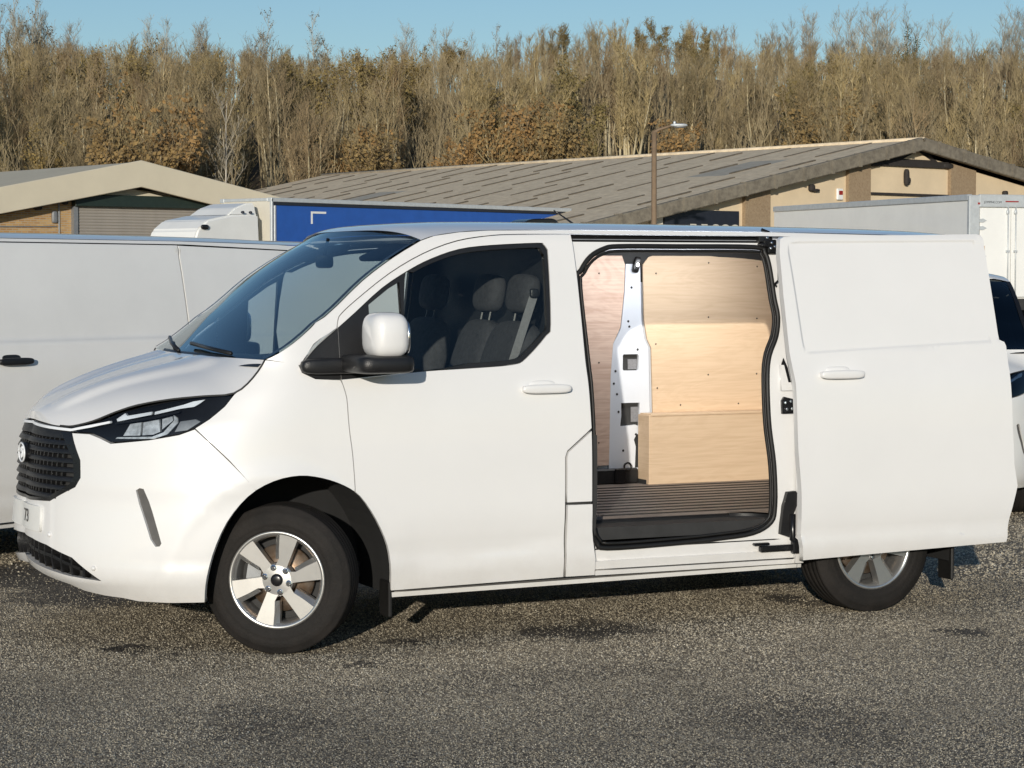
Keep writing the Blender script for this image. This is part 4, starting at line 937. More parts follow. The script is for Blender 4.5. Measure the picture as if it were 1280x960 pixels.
for sx in (0, 1):
    x0 = .29 if sx == 0 else W / 2 + .012; x1 = W / 2 - .012 if sx == 0 else W - .29
    mb = MB(); mb.box(x0, x1, -.05, .03, 1.1, H - .37); d = mb.build('rear_door', 'grp', t, bevel=.012)
    for z in (1.5, 2.2, 2.95, 3.15):
        xh = x0 if sx == 0 else x1; s = 1 if sx == 0 else -1
        h = MB(); h.prism([(0, -.045), (.10, -.055), (.22, 0), (.10, .055), (0, .045)], lambda a, b: (xh + s * (a - .03), -.075, z + b), lambda a, b: (xh + s * (a - .03), -.05, z + b)); h.build('door_hinge', 'alum', d)
    xb = W / 2 - .12 if sx == 0 else W / 2 + .12
    for dx in ((0,) if True else ()):
        h = MB(); h.tube([(xb, -.085, 1.0), (xb, -.085, H - .30)], .018, 8); h.build('locking_bar', 'alum', d, smooth=True)
        h = MB(); h.sup((xb - .01, -.08, H - .47), (.045, .03, .06), e=.6, nu=12, nv=8); h.build('bar_keeper', 'alum', d, smooth=True)
        h = MB(); h.box(xb - .05, xb + .05, -.10, -.05, 2.3, 2.36); h.build('bar_keeper', 'alum', d)
mb = MB(); mb.box(W / 2 - .2, W / 2 + .2, -.085, -.07, H - .20, H - .17); mb.build('marker_lamp', 'red', t)
mb = MB(); mb.box(.19, .25, -.095, -.08, H - .27, H - .22); mb.build('marker_lamp', 'red', t)
text('header_lettering', 'JOMPINE.COM', .085, 'navy', t, Matrix(((1, 0, 0, .66), (0, 0, -1, -.072), (0, 1, 0, H - .21), (0, 0, 0, 1))))
mb = MB(); mb.box(.1, W - .1, .0, Lb, .75, 1.04); mb.build('chassis', 'gap', t)
for y in (1.5, 2.8, 10.2):
    for x in (.18, W - .18):
        mb = MB(); mb.lathe([(.0, -.10), (.28, -.10), (.30, -.14), (.44, -.15), (.49, -.11), (.49, .11), (.44, .15), (0, .15)], 24)
        o = mb.build('wheel', 'tyre', t, smooth=True); o.location = (x, y, .49); o.rotation_euler = (0, 0, math.pi / 2)

# ------------------------------------------------------------------ buildings
M['render'] = mat('cream_render', (.76, .61, .41), .9, vary=.10, scale=.9, bump=.2, bscale=10)
M['pebble'] = mat('pebbledash', (.36, .27, .17), .95, col2=(.27, .19, .115), scale=18, bump=.6, bscale=30)
M['asb'] = mat('old_roof_sheet', (.76, .635, .455), .95, col2=(.58, .475, .335), scale=3.5, bump=.5, bscale=9, spec=.15)
M['asbd'] = mat('roof_verge', (.25, .22, .17), .95, col2=(.16, .14, .11), scale=5, bump=.5, bscale=9, spec=.15)
M['asbl'] = mat('new_roof_sheet', (.46, .42, .34), .9, vary=.2, scale=3)
M['lap'] = mat('lap_shadow', (.15, .125, .092), .95, vary=.4, scale=4)  # shadow of the gaps between roof sheets, put into the colour
M['darkwood'] = mat('dark_beam', (.035, .03, .027), .8, vary=.3)
M['clad'] = mat('grey_cladding', (.62, .56, .43), .9, vary=.06, scale=.8, spec=.15)
M['green'] = mat('dark_green_steel', (.018, .032, .026), .5, vary=.2)
M['shutter'] = mat('shutter_slat', (.33, .30, .26), .55, vary=.10, scale=3)
def brickmat():
    m = mat('yellow_brick', (.5, .33, .14), .9); nt = m.node_tree; L = nt.links.new; p = nt.nodes['Principled BSDF']
    tc = N(nt, 'TexCoord'); mp = N(nt, 'Mapping'); mp.inputs['Rotation'].default_value = (math.pi / 2, 0, 0); L(tc.outputs['Object'], mp.inputs[0])
    b = N(nt, 'TexBrick'); b.inputs['Scale'].default_value = 1.0; b.inputs['Brick Width'].default_value = .225; b.inputs['Row Height'].default_value = .075; b.inputs['Mortar Size'].default_value = .010
    b.inputs['Color1'].default_value = (.52, .33, .13, 1); b.inputs['Color2'].default_value = (.36, .20, .08, 1); b.inputs['Mortar'].default_value = (.40, .34, .25, 1)
    L(mp.outputs[0], b.inputs['Vector']); L(b.outputs[0], p.inputs['Base Color'])
    bp = N(nt, 'Bump'); bp.inputs['Strength'].default_value = .4; bp.invert = True; L(b.outputs['Fac'], bp.inputs['Height']); L(bp.outputs[0], p.inputs['Normal']); return m
M['brick'] = brickmat()
# big warehouse on the right: local x along the gable, y towards the back, apex above the origin
gw = math.radians(39.6); D = 80.
wh = empty('warehouse', cw((1145 - 640) / FPX * D, D), gw - TH, 'wide cream warehouse with a long grey sheeted roof, below the wood', 'building')
ZA = CAM.z + 169 / FPX * D; sL, sR = .203, .160; wL, wR = 19., 20.; LB = 37.
zl = lambda x: ZA - (sL * -x if x < 0 else sR * x)
mb = MB(); mb.prism([(-wL, -.1), (wR, -.1), (wR, zl(wR) - .45), (0, ZA - .45), (-wL, zl(-wL) - .45)], lambda x, z: (x, .30, z), lambda x, z: (x, .55, z)); mb.build('gable_wall', 'render', wh)
for b_ in ((-wL, -wL + .3, .55, LB, -.1, zl(-wL) - .45), (wR - .3, wR, .55, LB, -.1, zl(wR) - .45), (-wL + .31, wR - .31, LB - .3, LB, -.1, 2.4)):
    mb = MB(); mb.box(*b_); mb.build('side_wall', 'render', wh)
rf = MB(); rf.prism([(-wL - .3, zl(-wL - .3) - .08), (0, ZA - .08), (wR + .3, zl(wR + .3) - .08), (wR + .3, zl(wR + .3) - .2), (0, ZA - .2), (-wL - .3, zl(-wL - .3) - .2)], lambda x, z: (x, .0, z), lambda x, z: (x, LB, z)); ro = rf.build('roof', 'darkwood', wh)
vg = MB(); vg.prism([(-wL - .4, zl(-wL - .4) + .02), (0, ZA + .06), (wR + .4, zl(wR + .4) + .02), (wR + .4, zl(wR + .4) - .42), (0, ZA - .40), (-wL - .4, zl(-wL - .4) - .42)], lambda x, z: (x, -.30, z), lambda x, z: (x, -.05, z)); vg.build('verge_capping', 'asbd', wh, bevel=.03)
for k in range(28):
    x = -wL + k * 1.4 + .2
    if x < wR - .2:
        b = MB(); b.box(x, x + .12, -.33, -.04, zl(x) - .40, zl(x) + .07); b.build('capping_joint', 'asbd', wh)
b = MB(); b.tube([(0, -.3, ZA - .02), (0, LB, ZA - .02)], .09, 8); b.build('ridge_capping', 'asb', wh, smooth=True)
# roof sheets laid in staggered courses, one long edge of each proud of its neighbour
rnd = random.Random(4)
cl = math.hypot(1, sL); course = 3.35; sheet_w = 1.95
proto = None
for r_ in range(6):
    c = 0; y = .05 - (r_ % 2) * .9 * 1.0 - rnd.random() * .2
    while y < LB - .2:
        y0 = max(.0, y); y1 = min(LB, y + sheet_w); x1 = -.05 - r_ * course / 1.02; x0 = x1 - course / 1.02 + .004
        y += sheet_w
        if x0 < -wL - .4: x0 = -wL - .4
        if x1 - x0 < .3 or y1 - y0 < .3: continue
        s = MB(); q = lambda x, yy, h: (x, yy, zl(x) - .08 + h); top = .055
        s.prism([(x0, y0 + .01), (x1, y0 + .01), (x1, y1), (x0, y1)], lambda x, yy: q(x, yy, 0.), lambda x, yy: q(x, yy, top)); sh_ = s.build('roof_sheet', 'asbl' if rnd.random() < .03 else 'asb', ro, fix=True)
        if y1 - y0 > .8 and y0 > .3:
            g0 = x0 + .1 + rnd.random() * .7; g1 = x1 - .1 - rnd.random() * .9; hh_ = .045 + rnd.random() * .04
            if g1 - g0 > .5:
                l_ = MB(); l_.prism([(g0, y0), (g1, y0), (g1, y0 + .09), (g0, y0 + .09)], lambda x, yy: q(x, yy, top), lambda x, yy: q(x, yy, top + hh_ * (1 if g0 + .2 < x < g1 - .2 else .55))); l_.build('lap_shadow_strip', 'lap', ro, fix=True)  # raised dark strip painting the shadow gap along the sheet edge
# pilasters, panel under the apex, sign, fittings
def gx(px):                                              # gable position seen at image column px
    q = (px - 640) / FPX; X0 = (1145 - 640) / FPX * D
    return (q * D - X0) / (math.cos(gw) - q * math.sin(gw))
def gzz(px, py): return CAM.z - (py - 344) / FPX * (D + gx(px) * math.sin(gw))
for a, b_ in ((1064, 1091), (935, 966), (1191, 1222), (770, 800), (1300, 1330)):
    x0, x1 = gx(a), gx(b_); mb = MB(); mb.prism([(x0, 0), (x1, 0), (x1, zl(x1) - .46), (x0, zl(x0) - .46)], lambda x, z: (x, .14, z), lambda x, z: (x, .30, z)); mb.build('pilaster', 'pebble', wh)
x0, x1 = gx(1092), gx(1190); zb = gzz(1140, 207)
mb = MB(); mb.box(x0 + .05, x1 - .05, .16, .297, zb - .05, zb + .17); mb.prism([(x0, zb + .17), (x1, zb + .17), (x1 - .3, zl(x1 - .3) - .62), (gx(1160), zb + .62), (gx(1150), zb + .75), (gx(1140), zb + .62), (x0 + .3, zl(x0 + .3) - .6)], lambda x, z: (x, .27, z), lambda x, z: (x, .30, z)); mb.build('apex_beam', 'darkwood', wh)
mb = MB(); mb.prism([(gx(1134), zb + .22), (gx(1168), zb + .22), (gx(1152), zb + .52)], lambda x, z: (x, .25, z), lambda x, z: (x, .27, z)); mb.build('apex_panel', 'render', wh)
mb = MB(); mb.box(gx(1092), gx(1190), .2, .297, gzz(1140, 245), gzz(1140, 242)); mb.build('door_lintel', 'darkwood', wh)
for px, py, sx, sz in ((1138, 226, .13, .12), (1137, 222, .09, .3), (1019, 235, .12, .12), (1023, 238, .2, .05), (1260, 242, .10, .10), (1097, 205, .28, .1), (1188, 208, .28, .1)):
    x = gx(px); z = gzz(px, py); mb = MB(); mb.sup((x, .20, z), (sx, .10, sz), e=.6, nu=12, nv=8); mb.build('wall_fitting', 'darkwood', wh, smooth=True)
x = gx(1055); z = gzz(1055, 243); mb = MB(); mb.box(x - .15, x + .15, .20, .297, z - .2, z + .2); al = mb.build('alarm_box', 'grp', wh, bevel=.03)
mb = MB(); mb.box(x - .08, x + .10, .185, .20, z - .02, z + .12); mb.build('alarm_mark', 'red', al)
x0, x1 = gx(835), gx(928); z0, z1 = gzz(880, 312), gzz(880, 263)
mb = MB(); mb.box(x0, x1, .18, .297, z0, z1); sg = mb.build('sign_board', 'navy', wh)
mb = MB(); mb.box(x0 + .05, x0 + .9, .165, .18, z0 + .2, gzz(840, 281)); mb.build('sign_block', 'cream', sg)
zt = gzz(890, 281); hh = .52
for k, (pa, pb, ch) in enumerate(((864, 877, 'E'), (879, 890, 'E'), (896, 902, 'O'), (908, 914, 'O'), (920, 926, 'O'))):
    text('sign_letter', ch, hh / .72, 'cream', sg, Matrix(((1, 0, 0, (gx(pa) + gx(pb)) / 2), (0, 0, -1, .178), (0, 1, 0, zt - hh / 2), (0, 0, 0, 1))))
mb = MB(); mb.box(x0 - .55, x0 - .05, .2, .297, 0, gzz(825, 264)); mb.build('door_surround', 'cream', wh)

# brick unit on the left
gb = math.radians(41.); D2 = 76.
bu = empty('brick_unit', cw((177 - 640) / FPX * D2, D2), gb - TH, 'low yellow brick unit with a pale fascia and a roller shutter at the far left', 'building')
ZB = CAM.z + 141 / FPX * D2; s2 = .195; w2 = 11.; zl2 = lambda x: ZB - s2 * abs(x); L2 = 30.
mb = MB(); mb.prism([(-w2, -.1), (w2, -.1), (w2, zl2(w2) - .9), (0, ZB - .9), (-w2, zl2(-w2) - .9)], lambda x, z: (x, .6, z), lambda x, z: (x, .85, z)); mb.build('brick_wall', 'brick', bu)
for xa in (-w2, w2 - .25):
    mb = MB(); mb.box(xa, xa + .25, .85, L2, -.1, zl2(w2) - .6); mb.build('side_wall', 'brick', bu)
mb = MB(); mb.prism([(-w2 - .5, zl2(w2 + .5)), (0, ZB), (w2 + .5, zl2(w2 + .5)), (w2 + .5, zl2(w2 + .5) - .12), (0, ZB - .12), (-w2 - .5, zl2(w2 + .5) - .12)], lambda x, z: (x, .05, z), lambda x, z: (x, L2, z)); mb.build('roof', 'clad', bu)
mb = MB(); mb.prism([(-w2 - .55, zl2(w2 + .55) + .04), (0, ZB + .05), (w2 + .55, zl2(w2 + .55) + .04), (w2 + .55, zl2(w2 + .55) - .78), (0, ZB - .85), (-w2 - .55, zl2(w2 + .55) - .78)], lambda x, z: (x, -.1, z), lambda x, z: (x, .04, z)); mb.build('fascia', 'clad', bu, bevel=.02)
def g2(px):
    q = (px - 640) / FPX; X0 = (177 - 640) / FPX * D2; return (q * D2 - X0) / (math.cos(gb) - q * math.sin(gb))
def g2z(px, py): return CAM.z - (py - 344) / FPX * (D2 + g2(px) * math.sin(gb))
x0, x1 = g2(105), g2(272)
mb = MB(); zh0, zh1 = g2z(150, 259), g2z(150, 244); mb.box(x0 - .1, x1 + .1, .30, .60, zh0, zh1); mb.build('shutter_box', 'green', bu, bevel=.03)
mb = MB(); mb.prism([(x0, zh1), (x1, zh1), (x1, zl2(x1) - .86), (0, ZB - .9), (x0, max(zh1, zl2(x0) - .9))], lambda x, z: (x, .5, z), lambda x, z: (x, .6, z)); mb.build('gable_cladding', 'clad', bu)
for xa in (x0 - .1, x1 - .06):
    mb = MB(); mb.box(xa, xa + .16, .42, .6, 0, zh0); mb.build('shutter_guide', 'grey', bu)
z = .05; sh = MB(); sh.box(x0, x1, .52, .6, 0, zh0); so_ = sh.build('roller_shutter', 'shutter', bu)
slat = None
while z < zh0 - .05:
    if slat is None:
        s = MB(); s.prism([(0, 0), (-.025, .03), (-.025, .055), (0, .09)], lambda a, b: (x0, .52 + a, b), lambda a, b: (x1, .52 + a, b)); slat = s.build('shutter_slat', 'shutter', so_); slat.location = (0, 0, z)
    else:
        c = slat.copy(); COL.objects.link(c); c.parent = so_; c.location = (0, 0, z)
    z += .10
for px, py, sx, sz in ((58, 258, .14, .12), (84, 245, .2, .1), (92, 250, .1, .16)):
    mb = MB(); mb.sup((g2(px), .48, g2z(px, py)), (sx, .12, sz), e=.6, nu=12, nv=8); mb.build('wall_lamp', 'darkwood', bu, smooth=True)
mb = MB(); mb.sup((g2(80), .55, g2z(80, 271)), (.10, .06, .2), e=.4, nu=12, nv=8); mb.build('meter_box', 'grey', bu, smooth=True)
mb = MB(); mb.tube([(g2(86), .57, 0), (g2(86), .57, g2z(86, 250))], .025, 6); mb.tube([(g2(5), .57, g2z(5, 283)), (g2(83), .57, g2z(83, 283))], .02, 6); mb.build('cable_conduit', 'grey', bu)

# street lamp
M['post'] = mat('brown_post', (.24, .165, .10), .7, vary=.2, scale=6)
sp = empty('street_lamp', cw((817 - 640) / FPX * 62, 62), -TH, 'brown street lamp with a bent arm standing before the grey warehouse roof', 'street lamp')
zt = CAM.z + (344 - 163) / FPX * 62
mb = MB(); mb.tube([(0, 0, 0), (0, 0, 2.2), (0, 0, 2.25), (0, 0, zt - .05)], [.10, .095, .082, .07], 12); mb.build('post', 'post', sp, smooth=True)
mb = MB(); mb.tube([(0, 0, zt - .35), (0.0, 0, zt - .08), (.12, 0, zt), (.52, 0, zt + .12)], [.072, .07, .045, .03], 8); mb.build('arm', 'post', sp, smooth=True)
mb = MB(); mb.sup((.68, 0, zt + .12), (.24, .12, .045), e=.7, nu=18, nv=8); mb.sup((.56, 0, zt + .18), (.04, .04, .06), e=.8, nu=10, nv=6); h = mb.build('lamp_head', 'alum', sp, smooth=True)
mb = MB(); mb.sup((.70, 0, zt + .075), (.17, .08, .03), e=.8, nu=14, nv=6); mb.build('lamp_bowl', 'grey', h, smooth=True)

# ------------------------------------------------------------------ the wood on the hill
def varied(name, cols, rough=.9):
    m = mat(name, cols[0], rough); nt = m.node_tree; L = nt.links.new; p = nt.nodes['Principled BSDF']
    oi = N(nt, 'ObjectInfo'); r = N(nt, 'ValToRGB'); e = r.color_ramp.elements; e[0].color = (*cols[0], 1); e[1].color = (*cols[-1], 1)
    for i, c in enumerate(cols[1:-1]): q = e.new((i + 1) / (len(cols) - 1)); q.color = (*c, 1)
    L(oi.outputs['Random'], r.inputs[0])
    n = N(nt, 'TexNoise'); n.inputs['Scale'].default_value = 1.1; tc = N(nt, 'TexCoord'); L(tc.outputs['Object'], n.inputs['Vector'])
    mr = N(nt, 'MapRange'); mr.inputs[1].default_value = .3; mr.inputs[2].default_value = .7; mr.inputs[3].default_value = .65; mr.inputs[4].default_value = 1.25; L(n.outputs[0], mr.inputs[0])
    mx = N(nt, 'Mix'); mx.data_type = 'RGBA'; mx.blend_type = 'MULTIPLY'; mx.inputs[0].default_value = 1; L(r.outputs[0], mx.inputs[6]); L(mr.outputs[0], mx.inputs[7]); L(mx.outputs[2], p.inputs['Base Color']); return m
M['bark'] = varied('young_bark', [(.50, .42, .25), (.42, .36, .22), (.56, .48, .31), (.36, .30, .18)])
M['twig'] = varied('golden_twigs', [(.37, .285, .15), (.30, .235, .13), (.43, .335, .165), (.26, .20, .115), (.35, .25, .135)])
M['gbark'] = varied('pale_bark', [(.46, .43, .36), (.40, .37, .31), (.52, .47, .39)])
M['gtwig'] = varied('grey_twigs', [(.42, .38, .29), (.36, .32, .24), (.39, .34, .26)])
M['rust'] = varied('rust_leaves', [(.31, .18, .065), (.27, .17, .065), (.25, .175, .07)])
M['olive'] = varied('olive_leaves', [(.24, .175, .06), (.19, .15, .055), (.27, .18, .06)])
M['ivy'] = varied('ivy_leaves', [(.06, .085, .03), (.05, .07, .03)])
M['tuft'] = varied('dark_leaf_tufts', [(.10, .075, .035), (.08, .065, .035)])
class TB(MB):
    def seg(s, a, b, ra, rb, n=3):
        t = (b - a); 
        if t.length < 1e-6: return
        t.normalize(); u = t.orthogonal().normalized(); v = t.cross(u); k = len(s.v)
        for p, r in ((a, ra), (b, rb)):
            for q in range(n):
                an = 2 * math.pi * q / n; s.v.append(p + (u * math.cos(an) + v * math.sin(an)) * r)
        s.f += [(k + q, k + (q + 1) % n, k + n + (q + 1) % n, k + n + q) for q in range(n)]
    def leaf(s, p, sz, rnd):
        d = Vector((rnd.gauss(0, 1), rnd.gauss(0, 1), rnd.gauss(0, 1))).normalized(); u = d.orthogonal().normalized() * sz; v = d.cross(u) * .65
        k = len(s.v); s.v += [p - u, p + v, p + u, p - v]; s.f.append((k, k + 1, k + 2, k + 3))
def tree_mesh(seed, h, stems, spread, nbr, ntw, leaves, leafsz=.07, base=.10, up=1.0, twig_r=.014, ivy=0, lean=.05, shrub=False):
    rnd = random.Random(seed); T = TB(); C = TB(); Lf = TB()
    tips = []
    for k in range(stems):
        an = rnd.random() * 6.28; hh = h * (1 if k == 0 else rnd.uniform(.62, .97)); p = Vector((rnd.gauss(0, .18) * (stems > 1), rnd.gauss(0, .18) * (stems > 1), -.15))
        d = Vector((math.cos(an) * spread, math.sin(an) * spread, 1)).normalized(); ns = 9; r0 = base * rnd.uniform(.55, 1.0) if k else base; pts = [p]
        for i in range(ns):
            d = (d + Vector((rnd.gauss(0, lean), rnd.gauss(0, lean), .06))).normalized(); p = p + d * hh / ns; pts.append(p)
        rad = lambda t: r0 * (1 - t) ** .8 * .92 + .012
        for i in range(ns): T.seg(pts[i], pts[i + 1], rad(i / ns), rad((i + 1) / ns), 5 if i < 6 else 4)
        for b in range(nbr):
            t = rnd.uniform(.12 if shrub else .36, .99) ** .85; i = min(ns - 1, int(t * ns)); q = pts[i].lerp(pts[i + 1], t * ns - i); a2 = rnd.random() * 6.28
            bl = hh * (.34 if shrub else .23) * (1.05 - .42 * t) * rnd.uniform(.6, 1.25); e = up * rnd.uniform(.75, 1.7)
            bd = Vector((math.cos(a2), math.sin(a2), e)).normalized(); br = max(.016, rad(t) * .45); nb = 4; bp = [q]
            for j in range(nb):
                bd = (bd + Vector((rnd.gauss(0, .13), rnd.gauss(0, .13), .14))).normalized(); q = q + bd * bl / nb; bp.append(q)
            for j in range(nb): C.seg(bp[j], bp[j + 1], br * (1 - j / nb) + .010, br * (1 - (j + 1) / nb) + .010, 3)
            for w_ in range(ntw):
                t2 = rnd.uniform(.2, 1.0); j = min(nb - 1, int(t2 * nb)); q2 = bp[j].lerp(bp[j + 1], t2 * nb - j)
                td = (bd * .55 + Vector((rnd.gauss(0, .62), rnd.gauss(0, .62), rnd.uniform(.1, 1.0)))).normalized(); tl = bl * rnd.uniform(.22, .55) + .12
                m_ = q2 + td * tl * .5 + Vector((0, 0, .03)); e_ = m_ + (td + Vector((rnd.gauss(0, .25), rnd.gauss(0, .25), .25))).normalized() * tl * .5
                C.seg(q2, m_, twig_r, twig_r * .8, 3); C.seg(m_, e_, twig_r * .8, twig_r * .45, 3); tips.append(e_); tips.append(m_)
                for z_ in range(2):
                    s_ = m_.lerp(e_, rnd.random()); C.seg(s_, s_ + (td + Vector((rnd.gauss(0, .6), rnd.gauss(0, .6), .4))).normalized() * tl * .35, twig_r * .6, twig_r * .35, 3)
        if ivy:
            for _ in range(ivy):
                t = rnd.uniform(.05, .9); i = min(ns - 1, int(t * ns)); Lf.leaf(pts[i].lerp(pts[i + 1], t * ns - i) + Vector((rnd.gauss(0, .22), rnd.gauss(0, .22), rnd.gauss(0, .2))), .09, rnd)
    for _ in range(leaves):
        q = rnd.choice(tips); Lf.leaf(q + Vector((rnd.gauss(0, .10), rnd.gauss(0, .10), rnd.gauss(0, .10))), leafsz * rnd.uniform(.6, 1.4), rnd)
    return T, C, Lf
def raw(name, mb, m):
    me = bpy.data.meshes.new(name); me.from_pydata([tuple(p) for p in mb.v], [], mb.f); me.materials.append(M[m]); me.polygons.foreach_set('use_smooth', [True] * len(me.polygons)); me.update(); return me
KINDS = {
 'gold':  dict(n=7, name='young_tree', label='slender golden twigged bare tree of the thicket on the hillside', group='golden thicket trees', bark='bark', twig='twig', leaf='olive', kw=dict(h=9., stems=6, spread=.13, nbr=15, ntw=10, leaves=150, leafsz=.05, up=1.7, lean=.035, base=.115)),
 'grey':  dict(n=4, name='bare_tree', label='tall grey leafless tree rising above the golden thicket against the sky', group='grey skyline trees', bark='gbark', twig='gtwig', leaf='tuft', kw=dict(h=11., stems=5, spread=.24, nbr=18, ntw=11, leaves=0, base=.12, twig_r=.013)),
 'tuft':  dict(n=2, name='tufted_tree', label='thin skyline tree with small dark leaf tufts left at its top', group='tufted skyline trees', bark='gbark', twig='gtwig', leaf='tuft', kw=dict(h=11., stems=3, spread=.14, nbr=16, ntw=8, leaves=420, leafsz=.09, base=.10)),
 'rust':  dict(n=2, name='rusty_tree', label='rust leaved small tree at the foot of the wood, just above the roofs', group='rust leaved small trees', bark='bark', twig='twig', leaf='rust', kw=dict(h=7., stems=5, spread=.28, nbr=14, ntw=9, leaves=4600, leafsz=.085, base=.07, shrub=True)),
 'olive': dict(n=2, name='leafy_tree', label='bushy tree still carrying olive brown leaves among the bare trees', group='olive leaved trees', bark='bark', twig='twig', leaf='olive', kw=dict(h=8., stems=3, spread=.2, nbr=20, ntw=10, leaves=4200, leafsz=.075)),
 'ivy':   dict(n=1, name='ivy_clad_tree', label='bare tree with green ivy up its stems, on the skyline near the right', group=None, bark='gbark', twig='gtwig', leaf='ivy', kw=dict(h=11., stems=3, spread=.14, nbr=18, ntw=8, leaves=0, ivy=700, base=.13)),
 'birch': dict(n=1, name='birch_tree', label='single pale stemmed birch rising behind the brick unit roof', group=None, bark='gbark', twig='gtwig', leaf='olive', kw=dict(h=8.5, stems=1, spread=.02, nbr=14, ntw=8, leaves=60, base=.07)),
}
MESH = {}
for k, d in KINDS.items():
    MESH[k] = []
    for i in range(d['n']):
        T, C_, Lf = tree_mesh(100 * i + sum(map(ord, k)), **d['kw'])
        MESH[k].append((raw('trunk', T, d['bark']), raw('crown', C_, d['twig']), raw('leaves', Lf, d['leaf']) if Lf.f else None, d['kw']['h']))
trnd = random.Random(11)
def plant(kind, X, Z, h, label=None):
    d = KINDS[kind]; tr, cr_, lf, h0 = trnd.choice(MESH[kind]); s = h / h0
    e = empty(d['name'], cw(X, Z, hill_z(X, Z) - .05), trnd.random() * 6.28, label or d['label'], 'tree', d['group'])
    e.scale = (s * trnd.uniform(.9, 1.15),) * 2 + (s,)
    a = bpy.data.objects.new('trunk', tr); b = bpy.data.objects.new('crown', cr_)
    for o in (a, b): COL.objects.link(o); o.parent = e
    if lf: l = bpy.data.objects.new('leaves', lf); COL.objects.link(l); l.parent = b
    return e
def sky_y(px):                                           # how high the thicket reaches along the skyline
    return interp(px, [(-200, 55), (0, 58), (90, 62), (200, 68), (280, 70), (420, 82), (520, 72), (600, 75), (700, 78), (760, 65), (820, 68), (900, 80), (1000, 75), (1100, 70), (1200, 78), (1280, 72), (1500, 72)])
ZONES = [(-999, 140, 'left of the lone birch'), (140, 330, 'above the brick unit'), (330, 560, 'above the blue lorry'), (560, 800, 'just left of the street lamp'), (800, 1000, 'right of the street lamp'), (1000, 9999, 'above the warehouse gable')]
def place_words(px, r_): 
    zn = [c for a, b, c in ZONES if a <= px < b][0]
    return ('low in the wood ' if r_ < 5 else 'midway up the wood ' if r_ < 11 else 'high in the wood ') + zn
def in_shed(X, Z):
    dx = X - (1145 - 640) / FPX * D; dz = Z - D; a = dx * math.cos(gw) + dz * math.sin(gw); b = -dx * math.sin(gw) + dz * math.cos(gw)
    return -wL - 1.2 < a < wR + 1.2 and b < LB + 1.5
cnt = 0; spots = []
rows = 17
for r_ in range(rows):
    Z = 101 + r_ * 4.5; half = Z * .245 + 2; step = 3.2 + r_ * .06
    nn = int(2 * half / step)
    for i in range(nn):
        X = -half + (i + .5 + trnd.uniform(-.42, .42)) * step; Zz = Z + trnd.uniform(-2, 2); px = 640 + X / Zz * FPX
        if in_shed(X, Zz): continue
        top = CAM.z + (344 - sky_y(px)) / FPX * Zz - hill_z(X, Zz)
        h = max(4.0, min(top, trnd.uniform(7.2, 9.8) if r_ < rows - 4 else top)) * trnd.uniform(.88, 1.04)
        k = 'gold' if trnd.random() > .13 else 'olive'
        spots.append((k, X, Zz, h, px, r_))
for k, X, Zz, h, px, r_ in spots:
    cnt += k == 'gold'
    if cnt > 300 and k == 'gold': continue
    plant(k, X, Zz, h, ('slender golden bare tree ' if k == 'gold' else 'bushy olive brown leaved tree ') + place_words(px, r_))
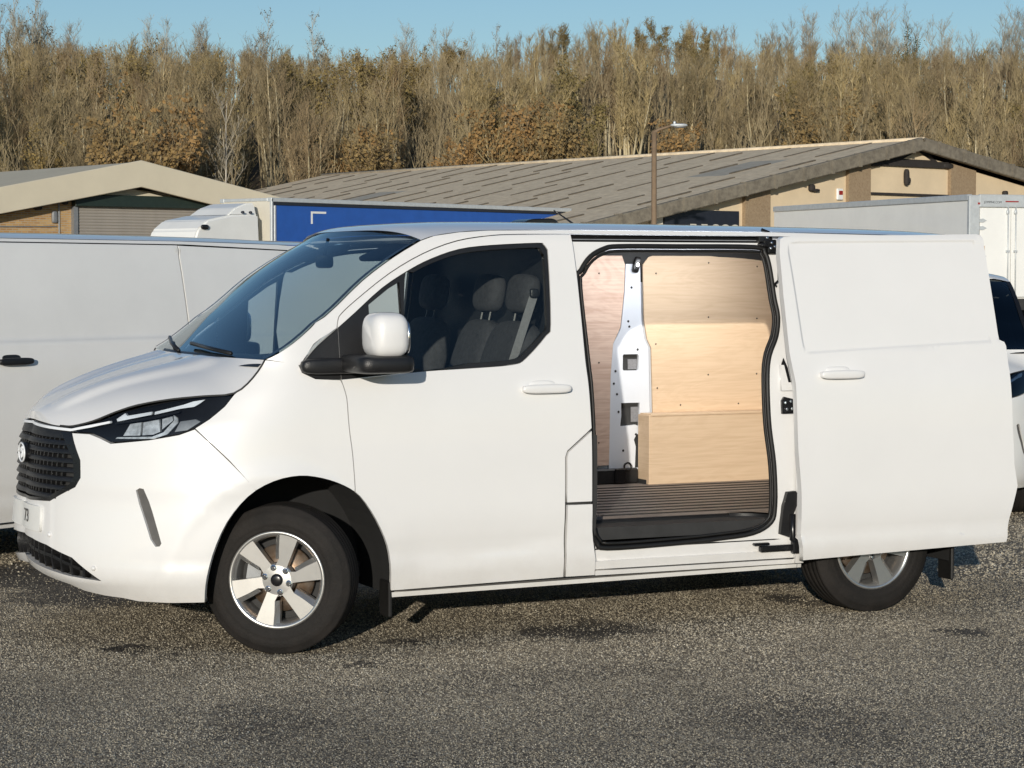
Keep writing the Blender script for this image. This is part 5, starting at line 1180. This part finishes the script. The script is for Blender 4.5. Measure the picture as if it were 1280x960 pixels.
# the countless thinner poles and brush between them
def brush():
    rnd = random.Random(77); B = TB()
    for _ in range(1900):
        Z = rnd.uniform(100, 176); X = rnd.uniform(-1, 1) * (Z * .25 + 2); px = 640 + X / Z * FPX; z0 = hill_z(X, Z) - .1
        if in_shed(X, Z): continue
        top = CAM.z + (344 - sky_y(px)) / FPX * Z - z0; h = max(2.2, min(top, rnd.uniform(4.5, 9.0))) * rnd.uniform(.8, 1.02)
        p = cw(X, Z, z0); d = Vector((rnd.gauss(0, .09), rnd.gauss(0, .09), 1)).normalized(); pts = [p]
        for i in range(5): d = (d + Vector((rnd.gauss(0, .06), rnd.gauss(0, .06), .05))).normalized(); p = p + d * h / 5; pts.append(p)
        r0 = rnd.uniform(.04, .085)
        for i in range(5): B.seg(pts[i], pts[i + 1], r0 * (1 - i / 5) + .008, r0 * (1 - (i + 1) / 5) + .008, 3)
        for _ in range(12):
            t = rnd.uniform(.45, 1.); i = min(4, int(t * 5)); q = pts[i].lerp(pts[i + 1], t * 5 - i); a = rnd.random() * 6.28
            td = Vector((math.cos(a), math.sin(a), rnd.uniform(1.4, 3.2))).normalized(); tl = h * rnd.uniform(.06, .16); e_ = q + td * tl; B.seg(q, e_, .017, .011, 3)
            for _ in range(2): B.seg(q.lerp(e_, rnd.uniform(.3, .9)), e_ + Vector((rnd.gauss(0, .25), rnd.gauss(0, .25), rnd.uniform(.05, .5))), .012, .006, 3)
    o = bpy.data.objects.new('thicket_brush', raw('thicket_brush', B, 'brush')); COL.objects.link(o); o['kind'] = 'stuff'; o['label'] = 'dense mass of thin golden poles and brush filling the wood'; o['category'] = 'brush'
M['brush'] = mat('brush_twigs', (.42, .335, .19), .9, col2=(.22, .17, .10), scale=.16)
brush()
def sp_at(kind, px, py_top, Z, h=None, label=None):
    X = (px - 640) / FPX * Z; hz = hill_z(X, Z); top = CAM.z + (344 - py_top) / FPX * Z
    return plant(kind, X, Z, h or (top - hz), label)
for px, py in ((925, 55), (955, 42), (985, 30), (1015, 20), (1045, 16), (1075, 14), (1105, 16), (1160, 28), (1185, 40), (1215, 45), (1245, 22), (1272, 14), (1300, 20), (760, 38), (745, 30), (548, 38), (520, 34), (575, 45), (205, 25), (240, 30), (260, 38), (60, 18), (20, 20), (100, 32), (330, 45), (640, 60), (690, 52)):
    sp_at('grey', px, py, trnd.uniform(163, 174))
for px, py in ((38, 10), (62, 12), (325, 28), (405, 32), (628, 42), (8, 22)): sp_at('tuft', px, py, 172)
sp_at('ivy', 1128, 20, 168)
sp_at('birch', 289, 120, 108)
for px, py, Z in ((432, 158, 114), (455, 172, 113), (640, 140, 112), (668, 132, 113), (690, 146, 112), (178, 150, 104), (208, 140, 105), (1010, 138, 118), (860, 150, 116), (560, 172, 113)): sp_at('rust', px, py, Z)
